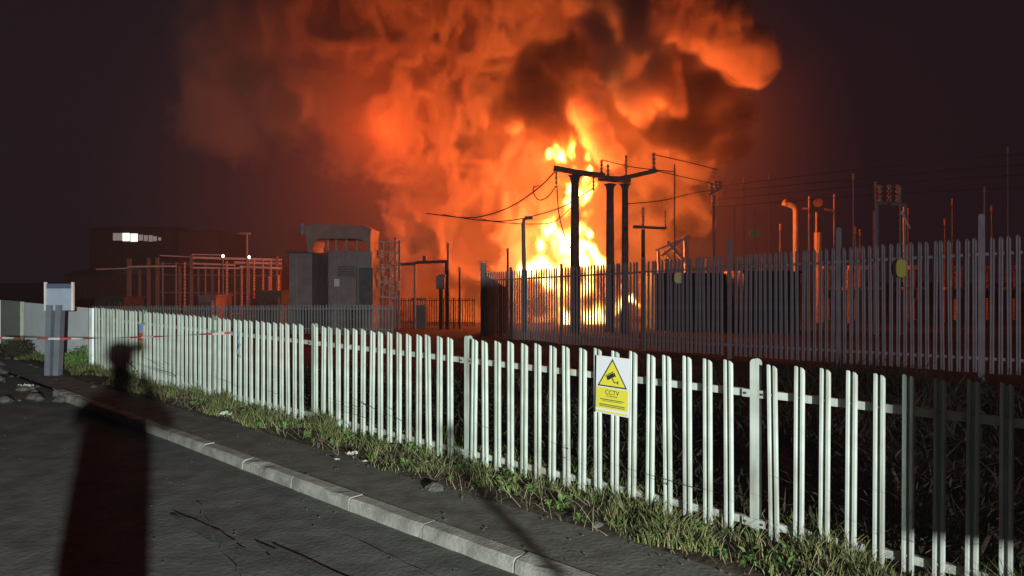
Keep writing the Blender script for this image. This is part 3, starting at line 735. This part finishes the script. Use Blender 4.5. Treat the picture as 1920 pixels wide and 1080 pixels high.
# tangle of busbars on its right
r = thing('switchgear_lattice', 'rusty lattice of switchgear between the enclosure and the pipe portal', 'switchgear', P(715, gb(44), 44))
for x in (704, 716, 728, 740, 748):
    part('post', M['steel'], r, lambda mb: mb.tube([P(x, gb(44), 44+(x % 3)*.5), P(x+1, 440+(x*7) % 25, 44+(x % 3)*.5)], .07, 6))
for y in (452, 470, 500, 528, 556):
    part('beam', M['steel'], r, lambda mb: mb.beam(P(702, y, 44.2), P(748, y+3, 44.6), .08, .08))
for x, y in ((716, 512), (722, 535), (732, 520), (742, 505), (709, 540), (746, 545), (735, 552), (713, 485)):
    part('insulator', M['porcelain'], r, lambda mb: mb.insul(P(x, y, 43.8), .55, .16), True)
for x0, y0, x1, y1 in ((704, 470, 745, 505), (748, 470, 712, 520), (704, 530, 740, 560)):
    part('brace', M['steel'], r, lambda mb: mb.beam(P(x0, y0, 44.9), P(x1, y1, 44.9), .06, .06))
# left gantry
YG = 66.0; kG = YG/F; gbG = gb(YG)
r = thing('busbar_gantry', 'long busbar gantry of posts and rails on the left, lit orange at its right end', 'gantry', P(390, gbG, YG))
for x, y0, w_ in ((242, 485, 6), (279, 484, 5), (295, 483, 5), (337, 498, 4), (359, 478, 5), (398, 500, 4), (262, 505, 3), (372, 505, 3), (453, 500, 4), (520, 480, 4)):
    part('post', M['steel'], r, lambda mb: mb.box(((x-960)*kG, YG, (P(0, y0, YG).z+gz(YG))/2), (w_*kG, w_*kG, P(0, y0, YG).z-gz(YG))))
for x, y0, y1, w_ in ((346, 585, 492, 4.5), (425, 580, 490, 5), (453, 575, 502, 4), (476, 560, 488, 4.5), (493, 560, 486, 4.5), (410, 575, 505, 3.5), (508, 560, 488, 4)):
    part('insulator', M['porcelain'], r, lambda mb: mb.insul(P(x, y0, YG-.6), (y0-y1)*kG, w_*kG*.6, 14), True)
for x0, y0, x1, y1, w_ in ((240, 500, 330, 499, 3), (360, 483, 528, 487, 4), (440, 492, 528, 494, 4), (362, 494, 440, 497, 3), (300, 479, 360, 482, 2), (362, 502, 450, 503, 3), (450, 500, 528, 503, 4), (385, 588, 470, 588, 2), (180, 505, 240, 503, 2), (360, 477, 420, 478, 2)):
    part('rail', M['pale'], r, lambda mb: bar(mb, YG+.2 if y0 < 495 else YG-.3, (x0, y0), (x1, y1), w_))
# second row further back
r = thing('busbar_row', 'darker gantry row standing behind the long orange lit one', 'gantry', P(430, gb(71), 71))
for x in (305, 330, 385, 440, 465, 505, 526):
    part('post', M['steel'], r, lambda mb: mb.tube([P(x, gb(71), 71), P(x, 492+(x % 5)*2, 71)], .10, 6))
for y in (494, 515, 548):
    part('rail', M['steel'], r, lambda mb: mb.beam(P(300, y, 71.2), P(530, y+2, 71.2), .12, .12))
# transformers behind the gantry, low bulk
def tank(label, px0, px1, py0, Y, dpt, m='tank', grp=None, fins=True, bush_=()):
    k = Y/F; x0, x1 = (px0-960)*k, (px1-960)*k; z1 = CAMZ+(HZ-py0)*k; z0 = gz(Y)
    r = thing('transformer', label, 'transformer', ((x0+x1)/2, Y, z0), grp)
    part('tank', M[m], r, lambda mb: mb.box(((x0+x1)/2, Y+dpt/2, (z0+z1)/2), (x1-x0, dpt, z1-z0)))
    part('lid', M[m], r, lambda mb: mb.box(((x0+x1)/2, Y+dpt/2, z1+.05), (x1-x0+.2, dpt+.2, .1)))
    if fins:
        def fn_(mb):
            n = max(4, int((x1-x0)/.35))
            for i in range(n):
                x = x0+.2+(x1-x0-.4)*i/(n-1); mb.box((x, Y-.16, z0+(z1-z0)*.48), (.06, .3, (z1-z0)*.78))
        part('radiator', M[m], r, fn_)
    for bx_, hh in bush_:
        part('bushing', M['porcelain'], r, lambda mb: mb.insul(((bx_-960)*k, Y+dpt*.4, z1+.1), hh, .16), True)
    return r
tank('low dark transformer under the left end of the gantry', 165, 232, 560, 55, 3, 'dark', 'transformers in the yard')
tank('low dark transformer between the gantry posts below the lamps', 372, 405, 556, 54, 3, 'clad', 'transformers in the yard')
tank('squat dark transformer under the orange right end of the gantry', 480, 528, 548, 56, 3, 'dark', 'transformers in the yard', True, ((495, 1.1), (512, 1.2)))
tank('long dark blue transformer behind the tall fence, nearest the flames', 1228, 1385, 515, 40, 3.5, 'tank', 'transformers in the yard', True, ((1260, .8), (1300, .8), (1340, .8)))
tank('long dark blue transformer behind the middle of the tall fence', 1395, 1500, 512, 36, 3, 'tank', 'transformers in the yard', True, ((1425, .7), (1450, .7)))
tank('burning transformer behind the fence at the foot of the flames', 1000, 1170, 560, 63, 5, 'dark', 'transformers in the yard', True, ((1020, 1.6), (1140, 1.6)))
# lamps over the gantry
for px, py, lab in ((418, 479, 'left of the two small white lamps above the gantry'), (467, 481, 'right of the two small white lamps above the gantry')):
    r = thing('yard_lamp', lab, 'lamp', P(px, gb(57), 57), 'white lamps above the gantry')
    part('bulb', M['lampglow'], r, lambda mb: mb.tube_z(P(px, py+4, 56.9), [(.02, 0), (.07, .03), (.10, .11), (.07, .2), (.02, .24)], 10), True)
    part('stem', M['steel'], r, lambda mb: mb.tube([P(px, gb(57), 57), P(px, py+4, 57)], .05, 6))
r = thing('mast', 'slim T topped mast above the gantry lamps', 'mast', P(462, gb(62), 62))
part('pole', M['steel'], r, lambda mb: mb.tube([P(463, gb(62), 62), P(463, 440, 62)], .09, 6)); part('head', M['galv_far'], r, lambda mb: mb.box(P(459, 438, 62), (.85, .4, .16)))
# far buildings
def lowbuild(label, px0, px1, py0, Y, roof, wins, m='brickdark', rm='dark'):
    k = Y/F; x0, x1 = (px0-960)*k, (px1-960)*k; z0 = gz(Y); z1 = CAMZ+(HZ-py0)*k
    r = thing('building', label, 'building', ((x0+x1)/2, Y, z0))
    part('wall', M[m], r, lambda mb: mb.box(((x0+x1)/2, Y+4, (z0+z1)/2), (x1-x0, 8, z1-z0)))
    def rf(mb):
        a_ = [(x0-.3, Y-.3, z1), (x1+.3, Y-.3, z1), (x1+.3, Y+8.3, z1), (x0-.3, Y+8.3, z1), (x0+.8, Y+4, z1+roof), (x1-.8, Y+4, z1+roof)]
        mb.add(a_, [(0, 1, 5, 4), (2, 3, 4, 5), (0, 4, 3), (1, 2, 5), (3, 2, 1, 0)])
    part('roof', M[rm], r, rf)
    for (a_, b_, c_, d_, mm) in wins:
        X0, X1 = (a_-960)*k, (b_-960)*k; Z0, Z1 = CAMZ+(HZ-d_)*k, CAMZ+(HZ-c_)*k
        part('window', M[mm], r, lambda mb: mb.box(((X0+X1)/2, Y-.02, (Z0+Z1)/2), (X1-X0, .06, Z1-Z0)))
    return r
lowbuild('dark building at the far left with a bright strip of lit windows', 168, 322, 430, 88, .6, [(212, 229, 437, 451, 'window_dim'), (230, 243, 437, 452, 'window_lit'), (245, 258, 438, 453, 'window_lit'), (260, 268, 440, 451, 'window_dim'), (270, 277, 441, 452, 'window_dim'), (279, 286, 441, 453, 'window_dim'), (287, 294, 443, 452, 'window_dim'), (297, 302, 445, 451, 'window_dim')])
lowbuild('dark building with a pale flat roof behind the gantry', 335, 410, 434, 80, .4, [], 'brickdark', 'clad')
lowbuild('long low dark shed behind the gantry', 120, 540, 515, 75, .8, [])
# right side: orange lit posts
def bent(label, pts, wpx_, Y, m='pale', grp='fire lit posts on the right', ins=None):
    r = thing('cable_post', label, 'post', P(pts[0][0], gb(Y), Y), grp); k = Y/F
    part('shaft', M[m], r, lambda mb: mb.tube([P(pts[0][0], gb(Y), Y)]+seg(Y, pts), wpx_*k*.5, 10), True)
    if ins:
        for (x, y0, y1, w_) in ins: part('insulator', M['porcelain'], r, lambda mb: mb.insul(P(x, y0, Y-.1), (y0-y1)*k, w_*k*.5), True)
    return r
bent('thick orange lit post bending left at its top', [(1492, 420), (1492, 395), (1489, 388), (1480, 384), (1468, 380)], 10, 62, ins=[(1473, 386, 374, 8)])
r = bent('orange lit post with a thicker sleeve and a ribbed collar', [(1534, 470), (1534, 436)], 10, 62, ins=[(1534, 500, 474, 13)])
part('rod', M['pale'], r, lambda mb: mb.tube(seg(62, [(1531, 437), (1531, 398)]), .10, 8)); part('sleeve', M['pale'], r, lambda mb: mb.tube(seg(62, [(1534, 436), (1534, 474)]), .32, 10))
part('disc', M['conc'], r, lambda mb: mb.tube([P(1534, 380, 61.9), P(1534, 380, 62.1)], .38, 14))
r = bent('thin orange rod with an L foot left of the red disc', [(1517, 392), (1517, 368)], 3, 62.5); part('foot', M['pale'], r, lambda mb: bar(mb, 62.3, (1505, 391), (1518, 391), 3))
r = bent('thin orange rod with a short arm right of the red disc', [(1564, 430), (1564, 364)], 3, 62.5); part('arm', M['pale'], r, lambda mb: bar(mb, 62.3, (1546, 392), (1564, 396), 3))
spec = [(1415, 375, 3, 36), (1377, 372, 3, 37), (1395, 330, 3, 38), (1442, 325, 3, 38), (1604, 425, 5, 63), (1613, 430, 5, 64), (1600, 325, 5, 30), (1642, 340, 5, 30), (1688, 350, 5, 29), (1703, 390, 5, 63), (1772, 410, 5, 63), (1786, 372, 4, 62), (1846, 350, 4, 26), (1860, 385, 5, 62), (1890, 275, 3, 26), (1463, 420, 4, 62), (1640, 395, 9, 31)]
words = ['just left of the yellow plate', 'leftmost one in the dark right half', 'tall faint one left of the yellow plate', 'tall faint one right of the yellow plate', 'first of an orange pair beside the orange posts', 'second of an orange pair beside the orange posts', 'tall purple one at the head of the right hand group', 'taller of the pair near the broken stay', 'dark one beside the broken stay', 'thin one right of the broken stay', 'short one behind the yellow oval plate', 'reddish one left of the tall fence posts', 'tall thin one near the right edge', 'short thin one near the right edge', 'highest thin one at the right edge', 'short one between the plate and the bent post', 'stout dark one under the dark crossbar']
for (px, y0, w_, Y), wd in zip(spec, words):
    hangpost('slim yard post, '+wd, px, y0, gb(Y), Y, w_*.62, 'steel', top=12 if w_ < 9 else None)
r = thing('crossbar_frame', 'dark crossbar frame with upright insulators in the right background', 'frame', P(1680, gb(31), 31))
part('beam', M['steel'], r, lambda mb: bar(mb, 31, (1642, 381), (1700, 384), 5))
for x in (1645, 1697): part('leg', M['steel'], r, lambda mb: mb.tube([P(x, gb(31), 31), P(x, 383, 31)], .08, 6))
for x in (1650, 1668, 1684): part('insulator', M['porcelain'], r, lambda mb: mb.insul(P(x, 379, 31), .75, .11), True)
part('stay', M['pale'], r, lambda mb: bar(mb, 30.8, (1690, 396), (1706, 428), 3))
# switchgear seen between the pales, right
def swg(label, px, Y, items, grp='switchgear behind the tall fence'):
    r = thing('switchgear', label, 'switchgear', P(px, gb(Y), Y), grp); k = Y/F
    part('leg', M['steel'], r, lambda mb: mb.tube([P(px-8, gb(Y), Y), P(px-8, 540, Y)], .16, 8)); part('leg', M['steel'], r, lambda mb: mb.tube([P(px+10, gb(Y), Y), P(px+10, 540, Y)], .16, 8))
    part('crosspiece', M['pale'], r, lambda mb: bar(mb, Y, (px-20, 541), (px+22, 540), 5))
    for (x, y0, y1, w_) in items: part('insulator', M['porcelain'], r, lambda mb: mb.insul(P(px+x, y0, Y-.15), (y0-y1)*k, w_*k*.5), True)
    part('terminal', M['pale'], r, lambda mb: mb.box(P(px+2, 502, Y-.1), (1.0, .4, .35)))
for px, Y, lab in ((1552, 63, 'beside the thick orange posts'), (1600, 62, 'below the orange pair of rods'), (1630, 64, 'left of the yellow oval plate'), (1712, 63, 'under the broken stay'), (1790, 61, 'with bright terminals left of the tall fence post'), (1850, 62, 'with purple insulators right of the tall fence post'), (1900, 63, 'at the right edge of the picture')):
    swg('fire lit switchgear '+lab, px, Y, [(-10, 540, 505, 8), (2, 540, 508, 8), (12, 540, 505, 8), (2, 600, 560, 7)])
# yellow plates
def plate(label, px, py, Y, w_, h_, n=10):
    c = P(px, py, Y)
    def fn_(mb):
        vs = []
        for y in (-.012, .012):
            for k_ in range(n*2):
                a_ = math.pi*k_/n; ex = .6; vs.append((c.x+w_*math.copysign(abs(math.cos(a_))**ex, math.cos(a_)), c.y+y, c.z+h_*math.copysign(abs(math.sin(a_))**ex, math.sin(a_))))
        m = n*2; mb.add(vs, [tuple(range(m)), tuple(range(m, 2*m))[::-1]]+[(i, m+i, m+(i+1) % m, (i+1) % m) for i in range(m)])
    tag(part('hazard_plate', M['signyel'], None, fn_), label, 'sign', 'yellow plates')
def onrear(px, off=.06):
    s_ = s_of(px); p = Vector(rfn(s_)); return p.y-off
plate('small curved yellow plate above the tall fence, left of the orange posts', 1415, 438, 36, .27, .17)
plate('yellow green oval plate on the pales of the tall fence at the right', 1690, 503, onrear(1690), .10, .17)
plate('dull green plate on the tall fence right of the big poles', 1272, 521, onrear(1272), .11, .14)

# ------------------------------------------------------------ shadow casters beside the viewpoint
def person():
    px_, py_ = -.005, -.30
    r = thing('person', 'person in dark clothing holding up a phone, whose long shadow falls on the road', 'person', (px_, py_, -.1))
    z = lambda h: h
    J = {'pel': (0, 0, .98), 'sp': (0, -.01, 1.15), 'ch': (0, 0, 1.38), 'nk': (0, 0, 1.50), 'hd': (0, .02, 1.60), 'tp': (0, .01, 1.70)}
    vs = list(J.values()); keys = list(J.keys()); rad = [.15, .14, .16, .062, .085, .075]
    ed = [(0, 1), (1, 2), (2, 3), (3, 4), (4, 5)]
    def chain(start, pts, rs):
        prev = start
        for p_, q_ in zip(pts, rs):
            vs.append(p_); rad.append(q_); ed.append((prev, len(vs)-1)); prev = len(vs)-1
        return prev
    for sg in (-1, 1):
        chain(0, [(sg*.10, 0, .88), (sg*.12, .03, .50), (sg*.13, -.01, .10), (sg*.14, .12, .05)], [.10, .062, .045, .04])
        w_ = chain(2, [(sg*.18, 0, 1.43), (sg*.30, .07, 1.33), (sg*.09, .24, 1.46)], [.062, .045, .032])
        e = chain(w_, [(sg*.07, .24, 1.52)], [.032])
        for i in range(4): chain(e, [(sg*(.045+.004*i), .235, 1.545+.022*i-.02), (sg*.01, .245, 1.55+.02*i-.02)], [.010, .008])
        chain(e, [(sg*.06, .21, 1.52), (sg*.035, .21, 1.545)], [.012, .009])
    me = bpy.data.meshes.new('person_body'); me.from_pydata(vs, ed, []); o = bpy.data.objects.new('body', me); COL.objects.link(o); o.parent = r
    md = o.modifiers.new('skin', 'SKIN'); sv = me.skin_vertices[0].data
    for i, q_ in enumerate(rad): sv[i].radius = (q_*(1.25 if i < 3 else 1), q_*(.8 if i < 3 else 1))
    sv[0].use_root = True; s2 = o.modifiers.new('sub', 'SUBSURF'); s2.levels = 1; s2.render_levels = 1
    me.materials.append(M['cloth'])
    part('hair', M['hair'], r, lambda mb: mb.tube_z((px_, py_-.005, 1.53), [(.06, 0), (.098, .06), (.10, .12), (.08, .18), (.03, .205)], 12), True)
    ph = part('phone', M['black'], None, lambda mb: mb.box((-.02, -.06, 1.77-.10), (.15, .009, .07))); tag(ph, 'black phone held up in both hands of the person in dark clothing', 'phone')
person()
q = Vector((2.16, -1.5, -.1)); r = thing('marker_post', 'slim marker post whose thin shadow crosses the pavement', 'post', q)
part('shaft', M['galv'], r, lambda mb: mb.tube([q, q+Vector((0, 0, 1.52))], .024, 8)); part('cap', M['red'], r, lambda mb: mb.tube([q+Vector((0, 0, 1.52)), q+Vector((0, 0, 1.56))], .034, 8))
q = Vector((3.42, -1.3, -.1)); r = thing('shadow_panel', 'unseen tall panel added beside the viewpoint to shade the right end of the fence', 'sign', q)  # panel and post added out of view only to shade the fence end
part('post', M['galv'], r, lambda mb: mb.tube([q+Vector((.1, .04, 0)), q+Vector((.1, .04, 2.3))], .03, 8))
part('panel', M['steel'], r, lambda mb: mb.box(q+Vector((0, 0, 1.27+.55)), (.32, .006, 1.1)))

# ------------------------------------------------------------ smoke and flames (density grids computed here, filled by geometry nodes)
def vnoise(X, Y, Z, seed, N=32):
    g = np.random.default_rng(seed).random((N, N, N)).astype('f4')
    xi = np.floor(X).astype('i4'); yi = np.floor(Y).astype('i4'); zi = np.floor(Z).astype('i4')
    fx = X-xi; fy = Y-yi; fz = Z-zi; fx = fx*fx*(3-2*fx); fy = fy*fy*(3-2*fy); fz = fz*fz*(3-2*fz)
    x0 = xi % N; x1 = (xi+1) % N; y0 = yi % N; y1 = (yi+1) % N; z0 = zi % N; z1 = (zi+1) % N
    a = g[x0, y0, z0]*(1-fx)+g[x1, y0, z0]*fx; b = g[x0, y1, z0]*(1-fx)+g[x1, y1, z0]*fx
    c = g[x0, y0, z1]*(1-fx)+g[x1, y0, z1]*fx; d = g[x0, y1, z1]*(1-fx)+g[x1, y1, z1]*fx
    return (a*(1-fy)+b*fy)*(1-fz)+(c*(1-fy)+d*fy)*fz
def fbm(X, Y, Z, seed, octs=5, billow=False):
    s = 0; amp = 1; tot = 0; f_ = 1.0
    for o_ in range(octs):
        n_ = vnoise(X*f_+17*o_, Y*f_+5*o_, Z*f_+29*o_, seed+o_)
        if billow: n_ = np.abs(2*n_-1)
        s = s+n_*amp; tot += amp; amp *= .52; f_ *= 2.07
    return s/tot
def volume_object(name, dens, lo, hi, material, label):
    nz, ny, nx_ = dens.shape; n = (nx_, ny, nz)
    ax = [np.linspace(lo[i], hi[i], n[i], dtype='f4') for i in range(3)]
    me = bpy.data.meshes.new(name); me.vertices.add(dens.size)
    co = np.empty((nz, ny, nx_, 3), 'f4'); co[..., 0] = ax[0][None, None]; co[..., 1] = ax[1][None, :, None]; co[..., 2] = ax[2][:, None, None]
    me.vertices.foreach_set('co', co.ravel())
    at = me.attributes.new('smoke_density', 'FLOAT', 'POINT'); at.data.foreach_set('value', dens.astype('f4').ravel())
    o = bpy.data.objects.new(name, me); COL.objects.link(o); me.materials.append(material)
    g = bpy.data.node_groups.new(name+'_grid', 'GeometryNodeTree')
    g.interface.new_socket('Geometry', in_out='INPUT', socket_type='NodeSocketGeometry'); g.interface.new_socket('Geometry', in_out='OUTPUT', socket_type='NodeSocketGeometry')
    N_ = g.nodes.new; L_ = g.links.new
    gi = N_('NodeGroupInput'); go_ = N_('NodeGroupOutput'); vc = N_('GeometryNodeVolumeCube')
    for k_ in range(3): vc.inputs['Resolution '+'XYZ'[k_]].default_value = n[k_]
    vc.inputs['Min'].default_value = lo; vc.inputs['Max'].default_value = hi
    pos = N_('GeometryNodeInputPosition'); sxyz = N_('ShaderNodeSeparateXYZ'); L_(pos.outputs[0], sxyz.inputs[0])
    def MA(op, a, b):
        q_ = N_('ShaderNodeMath'); q_.operation = op
        for i_, v_ in enumerate((a, b)):
            if isinstance(v_, (int, float)): q_.inputs[i_].default_value = v_
            else: L_(v_, q_.inputs[i_])
        return q_.outputs[0]
    idx = [MA('ROUND', MA('MULTIPLY', MA('SUBTRACT', sxyz.outputs[k_], float(lo[k_])), (n[k_]-1)/float(hi[k_]-lo[k_])), 0.) for k_ in range(3)]
    I = MA('ADD', idx[0], MA('MULTIPLY', MA('ADD', idx[1], MA('MULTIPLY', idx[2], float(n[1]))), float(n[0])))
    si = N_('GeometryNodeSampleIndex'); si.data_type = 'FLOAT'; si.clamp = True
    na = N_('GeometryNodeInputNamedAttribute'); na.data_type = 'FLOAT'; na.inputs[0].default_value = 'smoke_density'
    L_(gi.outputs[0], si.inputs['Geometry']); L_(na.outputs[0], si.inputs['Value']); L_(I, si.inputs['Index']); L_(si.outputs[0], vc.inputs['Density'])
    sm = N_('GeometryNodeSetMaterial'); sm.inputs['Material'].default_value = material
    L_(vc.outputs[0], sm.inputs[0]); L_(sm.outputs[0], go_.inputs[0])
    md = o.modifiers.new('grid', 'NODES'); md.node_group = g
    tag(o, label, kind='stuff'); return o
def grid(lo, hi, h):
    n = [int(round((hi[i]-lo[i])/h))+1 for i in range(3)]
    ax = [np.linspace(lo[i], hi[i], n[i], dtype='f4') for i in range(3)]
    Z, Y, X = np.meshgrid(ax[2], ax[1], ax[0], indexing='ij'); return X, Y, Z
def field(X, Y, Z, blobs, ysc=1.0):
    S = np.full(X.shape, -9., 'f4')
    for (px, py, Yc, rp) in blobs:
        c = P(px, py, Yc); r_ = rp*Yc/F
        d = np.sqrt((X-c.x)**2+((Y-c.y)/ysc)**2+(Z-c.z)**2)
        S = np.maximum(S, 1-d/r_)
    return S
VLO = (-44., 46., -2.6); VHI = (30., 88., 36.); VH = .29
X, Y, Z = grid(VLO, VHI, VH)
# domain warp
wx = (vnoise(X*.11, Y*.11, Z*.11, 41)-.5)*7; wz = (vnoise(X*.11+9, Y*.11, Z*.11+4, 42)-.5)*7; wy = (vnoise(X*.11+3, Y*.11+8, Z*.11, 43)-.5)*6
lit = [(1170, 110, 75, 130), (1250, 190, 75, 120), (850, 590, 74, 120), (830, 500, 74, 110), (840, 410, 75, 125), (850, 320, 76, 140), (830, 230, 76, 160), (740, 150, 76, 165), (620, 120, 78, 150), (520, 130, 78, 130), (430, 190, 78, 110), (430, 60, 78, 110), (560, 10, 76, 150), (740, -20, 76, 190), (900, 40, 76, 170), (960, 560, 74, 130), (965, 450, 74, 120), (970, 340, 75, 120), (1060, 560, 76, 110), (1080, 430, 77, 110), (1040, 20, 74, 130),
       (1250, 335, 70, 75), (1180, 400, 72, 80), (1220, 460, 70, 60), (1300, 320, 68, 42), (1130, 290, 74, 90), (1180, 560, 74, 100), (1290, 405, 69, 40)]
tongue = [(1120, -60, 61, 90), (1190, -40, 60, 80), (1255, -10, 60, 72), (1315, 26, 60, 58), (1365, 62, 60, 52), (1408, 96, 60, 46), (1428, 110, 60, 38)]
strands = [(1100, 60, 57, 45), (1105, 130, 57, 42), (1100, 190, 57, 36), (1120, 235, 57, 32), (1150, 110, 58, 42), (1180, 170, 58, 40), (1195, 200, 58, 26), (1230, 120, 58, 42), (1260, 160, 58, 36), (1275, 195, 58, 24), (1200, 60, 58, 50), (960, 212, 58, 24), (1135, 270, 57, 28)]
Xw, Yw, Zw = X+wx*.35, Y+wy*.35, Z+wz*.35
lit = [(a_, b_, (c_-6 if a_ < 1090 and c_ > 72 else c_), d_) for a_, b_, c_, d_ in lit]
w2x = (fbm(X*.22, Y*.22, Z*.22, 141, 3)-.5)*5; w2z = (fbm(X*.22+9, Y*.22, Z*.22+4, 151, 3)-.5)*5
nb = fbm((X+w2x)*.25+wx*.05, Y*.25+wy*.05, (Z+w2z)*.20+wz*.05, 7, 6, True)     # billows
nf = fbm(X*.10, Y*.10, Z*.08, 19, 5)
S1 = field(Xw, Yw, Zw, lit, .8); S2 = field(Xw, Yw, Zw, strands, .9)
soft = np.clip((-X-2)/20, 0, 1)*np.clip((Z-5)/8, 0, 1)       # upper left is thinner and blurrier
d1 = np.clip((S1+1.5*(.30-nb)+.7*(nf-.5))*(7.0-5.4*soft), 0, 1)*(1.0-.80*soft)
d4 = np.clip((field(Xw*.6+X*.4, Yw, Zw*.6+Z*.4, tongue, .9)+1.0*(.30-nb)+.2)*6.0, 0, 1)
d2 = np.clip((S2+1.9*(.27-nb)+.5*(nf-.5))*5.0, 0, 1)*.8
veil = np.clip(1-np.sqrt(((X+2)/36)**2+((Y-66)/22)**2+((Z-8)/30)**2), 0, 1)*(.6+.8*nf)
dens = np.maximum(np.maximum(d1, d2), d4)*2.4
fade = np.clip((X-VLO[0])/6, 0, 1)*np.clip((VHI[0]-X)/4, 0, 1)*np.clip((Y-VLO[1])/4, 0, 1)*np.clip((VHI[1]-Y)/4, 0, 1)
dens = (dens+.016*veil)*fade; dens[dens < .0008] = 0
m = bpy.data.materials.new('smoke'); m.use_nodes = True; nt = m.node_tree; nt.nodes.clear()
out = nt.nodes.new('ShaderNodeOutputMaterial'); pv_ = nt.nodes.new('ShaderNodeVolumePrincipled')
pv_.inputs['Color'].default_value = (.88, .85, .82, 1); pv_.inputs['Density'].default_value = 1.0; pv_.inputs['Anisotropy'].default_value = 0.1
nt.links.new(pv_.outputs[0], out.inputs['Volume'])
volume_object('smoke', dens, VLO, VHI, m, 'huge billowing smoke cloud lit orange by the fire')
# sooty black smoke rolling in front of the lit cloud
darkb = [(1010, 185, 53, 66), (1060, 110, 53, 66), (1000, 110, 54, 50), (950, 212, 55, 36), (1035, 232, 53, 42), (1270, 110, 52, 34), (1310, 165, 52, 66), (1350, 205, 52, 62), (1295, 240, 52, 56), (1235, 240, 53, 38), (1370, 275, 53, 44), (1310, 285, 54, 34), (1240, 390, 58, 34), (1300, 440, 58, 30)]
BLO = (-4., 45., 3.); BHI = (20., 61., 22.); X, Y, Z = grid(BLO, BHI, .3)
wx = (vnoise(X*.13, Y*.13, Z*.13, 71)-.5)*5; wz = (vnoise(X*.13+9, Y*.13, Z*.13+4, 72)-.5)*5
S3 = field(X+wx*.4, Y, Z+wz*.4, darkb, .8); nb = fbm(X*.2+wx*.06, Y*.2, Z*.2+wz*.06, 81, 5, True)
d3 = np.clip((S3+1.1*(.31-nb))*3.0, 0, 1)*.75; d3[d3 < .003] = 0
m2 = m.copy(); m2.name = 'soot_smoke'; m2.node_tree.nodes['Principled Volume'].inputs['Color'].default_value = (.10, .09, .085, 1)
volume_object('smoke', d3, BLO, BHI, m2, 'black sooty smoke rolling over the flames')
# flames
FLO = (-.5, 57.5, -2.4); FHI = (11., 63.0, 14.); FH = .115
X, Y, Z = grid(FLO, FHI, FH)
fl = [(1062, 590, 60, 36), (1056, 545, 60, 38), (1112, 575, 60, 34), (1108, 535, 60, 26), (1054, 505, 60, 38), (1066, 465, 60, 37), (1086, 430, 60, 35), (1099, 395, 60, 34), (1098, 360, 60, 32), (1092, 330, 60, 27), (1112, 470, 60, 26), (1160, 578, 60, 20), (1158, 545, 60, 15), (1064, 385, 60.5, 26), (1066, 350, 60.5, 22), (1085, 285, 60, 28), (1050, 292, 60, 24), (1070, 308, 60, 18), (1012, 490, 61, 28), (1005, 455, 61, 25), (992, 505, 61, 25), (1030, 425, 61, 22), (1095, 500, 60, 30), (1022, 535, 60.5, 25), (1198, 570, 61, 14)]
wx = (fbm(X*.55, Y*.55, Z*.4, 51, 4)-.5)*3.4; wz = (fbm(X*.55+9, Y*.55, Z*.4+4, 56, 4)-.5)*3.4
S = field(X+wx, Y, Z+wz, fl, 1.4)
nfl = fbm(X*1.1+wx*.5, Y*.9, Z*.55+wz*.3, 61, 5)
fd = np.clip((S+1.9*(nfl-.60))*1.5, 0, 1); fd[fd < .004] = 0
m = bpy.data.materials.new('flame'); m.use_nodes = True; nt = m.node_tree; nt.nodes.clear()
out = nt.nodes.new('ShaderNodeOutputMaterial'); at = nt.nodes.new('ShaderNodeAttribute'); at.attribute_name = 'density'
rp = nt.nodes.new('ShaderNodeValToRGB'); els = rp.color_ramp.elements
els[0].position = 0.0; els[0].color = (.9, .10, .008, 1); els[1].position = .75; els[1].color = (1, .78, .26, 1)
e = els.new(.18); e.color = (1, .22, .015, 1); e = els.new(.42); e.color = (1, .5, .04, 1)
em = nt.nodes.new('ShaderNodeEmission'); mu = nt.nodes.new('ShaderNodeMath'); mu.operation = 'POWER'; mu.inputs[1].default_value = 1.5
ml = nt.nodes.new('ShaderNodeMath'); ml.operation = 'MULTIPLY'; ml.inputs[1].default_value = 8.0
nt.links.new(at.outputs['Fac'], rp.inputs[0]); nt.links.new(rp.outputs[0], em.inputs[0]); nt.links.new(at.outputs['Fac'], mu.inputs[0])
nt.links.new(mu.outputs[0], ml.inputs[0]); nt.links.new(ml.outputs[0], em.inputs[1]); nt.links.new(em.outputs[0], out.inputs['Volume'])
volume_object('flame', fd, FLO, FHI, m, 'column of white and yellow flames behind the line poles')

# ------------------------------------------------------------ thin smoky air over the whole site
mb = MB(); mb.box((0, 100, 19), (500, 420, 46)); hz = mb.build('haze', M['dark']); hz['kind'] = 'stuff'
m = bpy.data.materials.new('haze'); m.use_nodes = True; nt = m.node_tree; nt.nodes.clear()
out = nt.nodes.new('ShaderNodeOutputMaterial'); v_ = nt.nodes.new('ShaderNodeVolumePrincipled')
v_.inputs['Color'].default_value = (.9, .8, .85, 1); v_.inputs['Density'].default_value = 0.0004
nt.links.new(v_.outputs[0], out.inputs['Volume']); hz.data.materials.clear(); hz.data.materials.append(m)
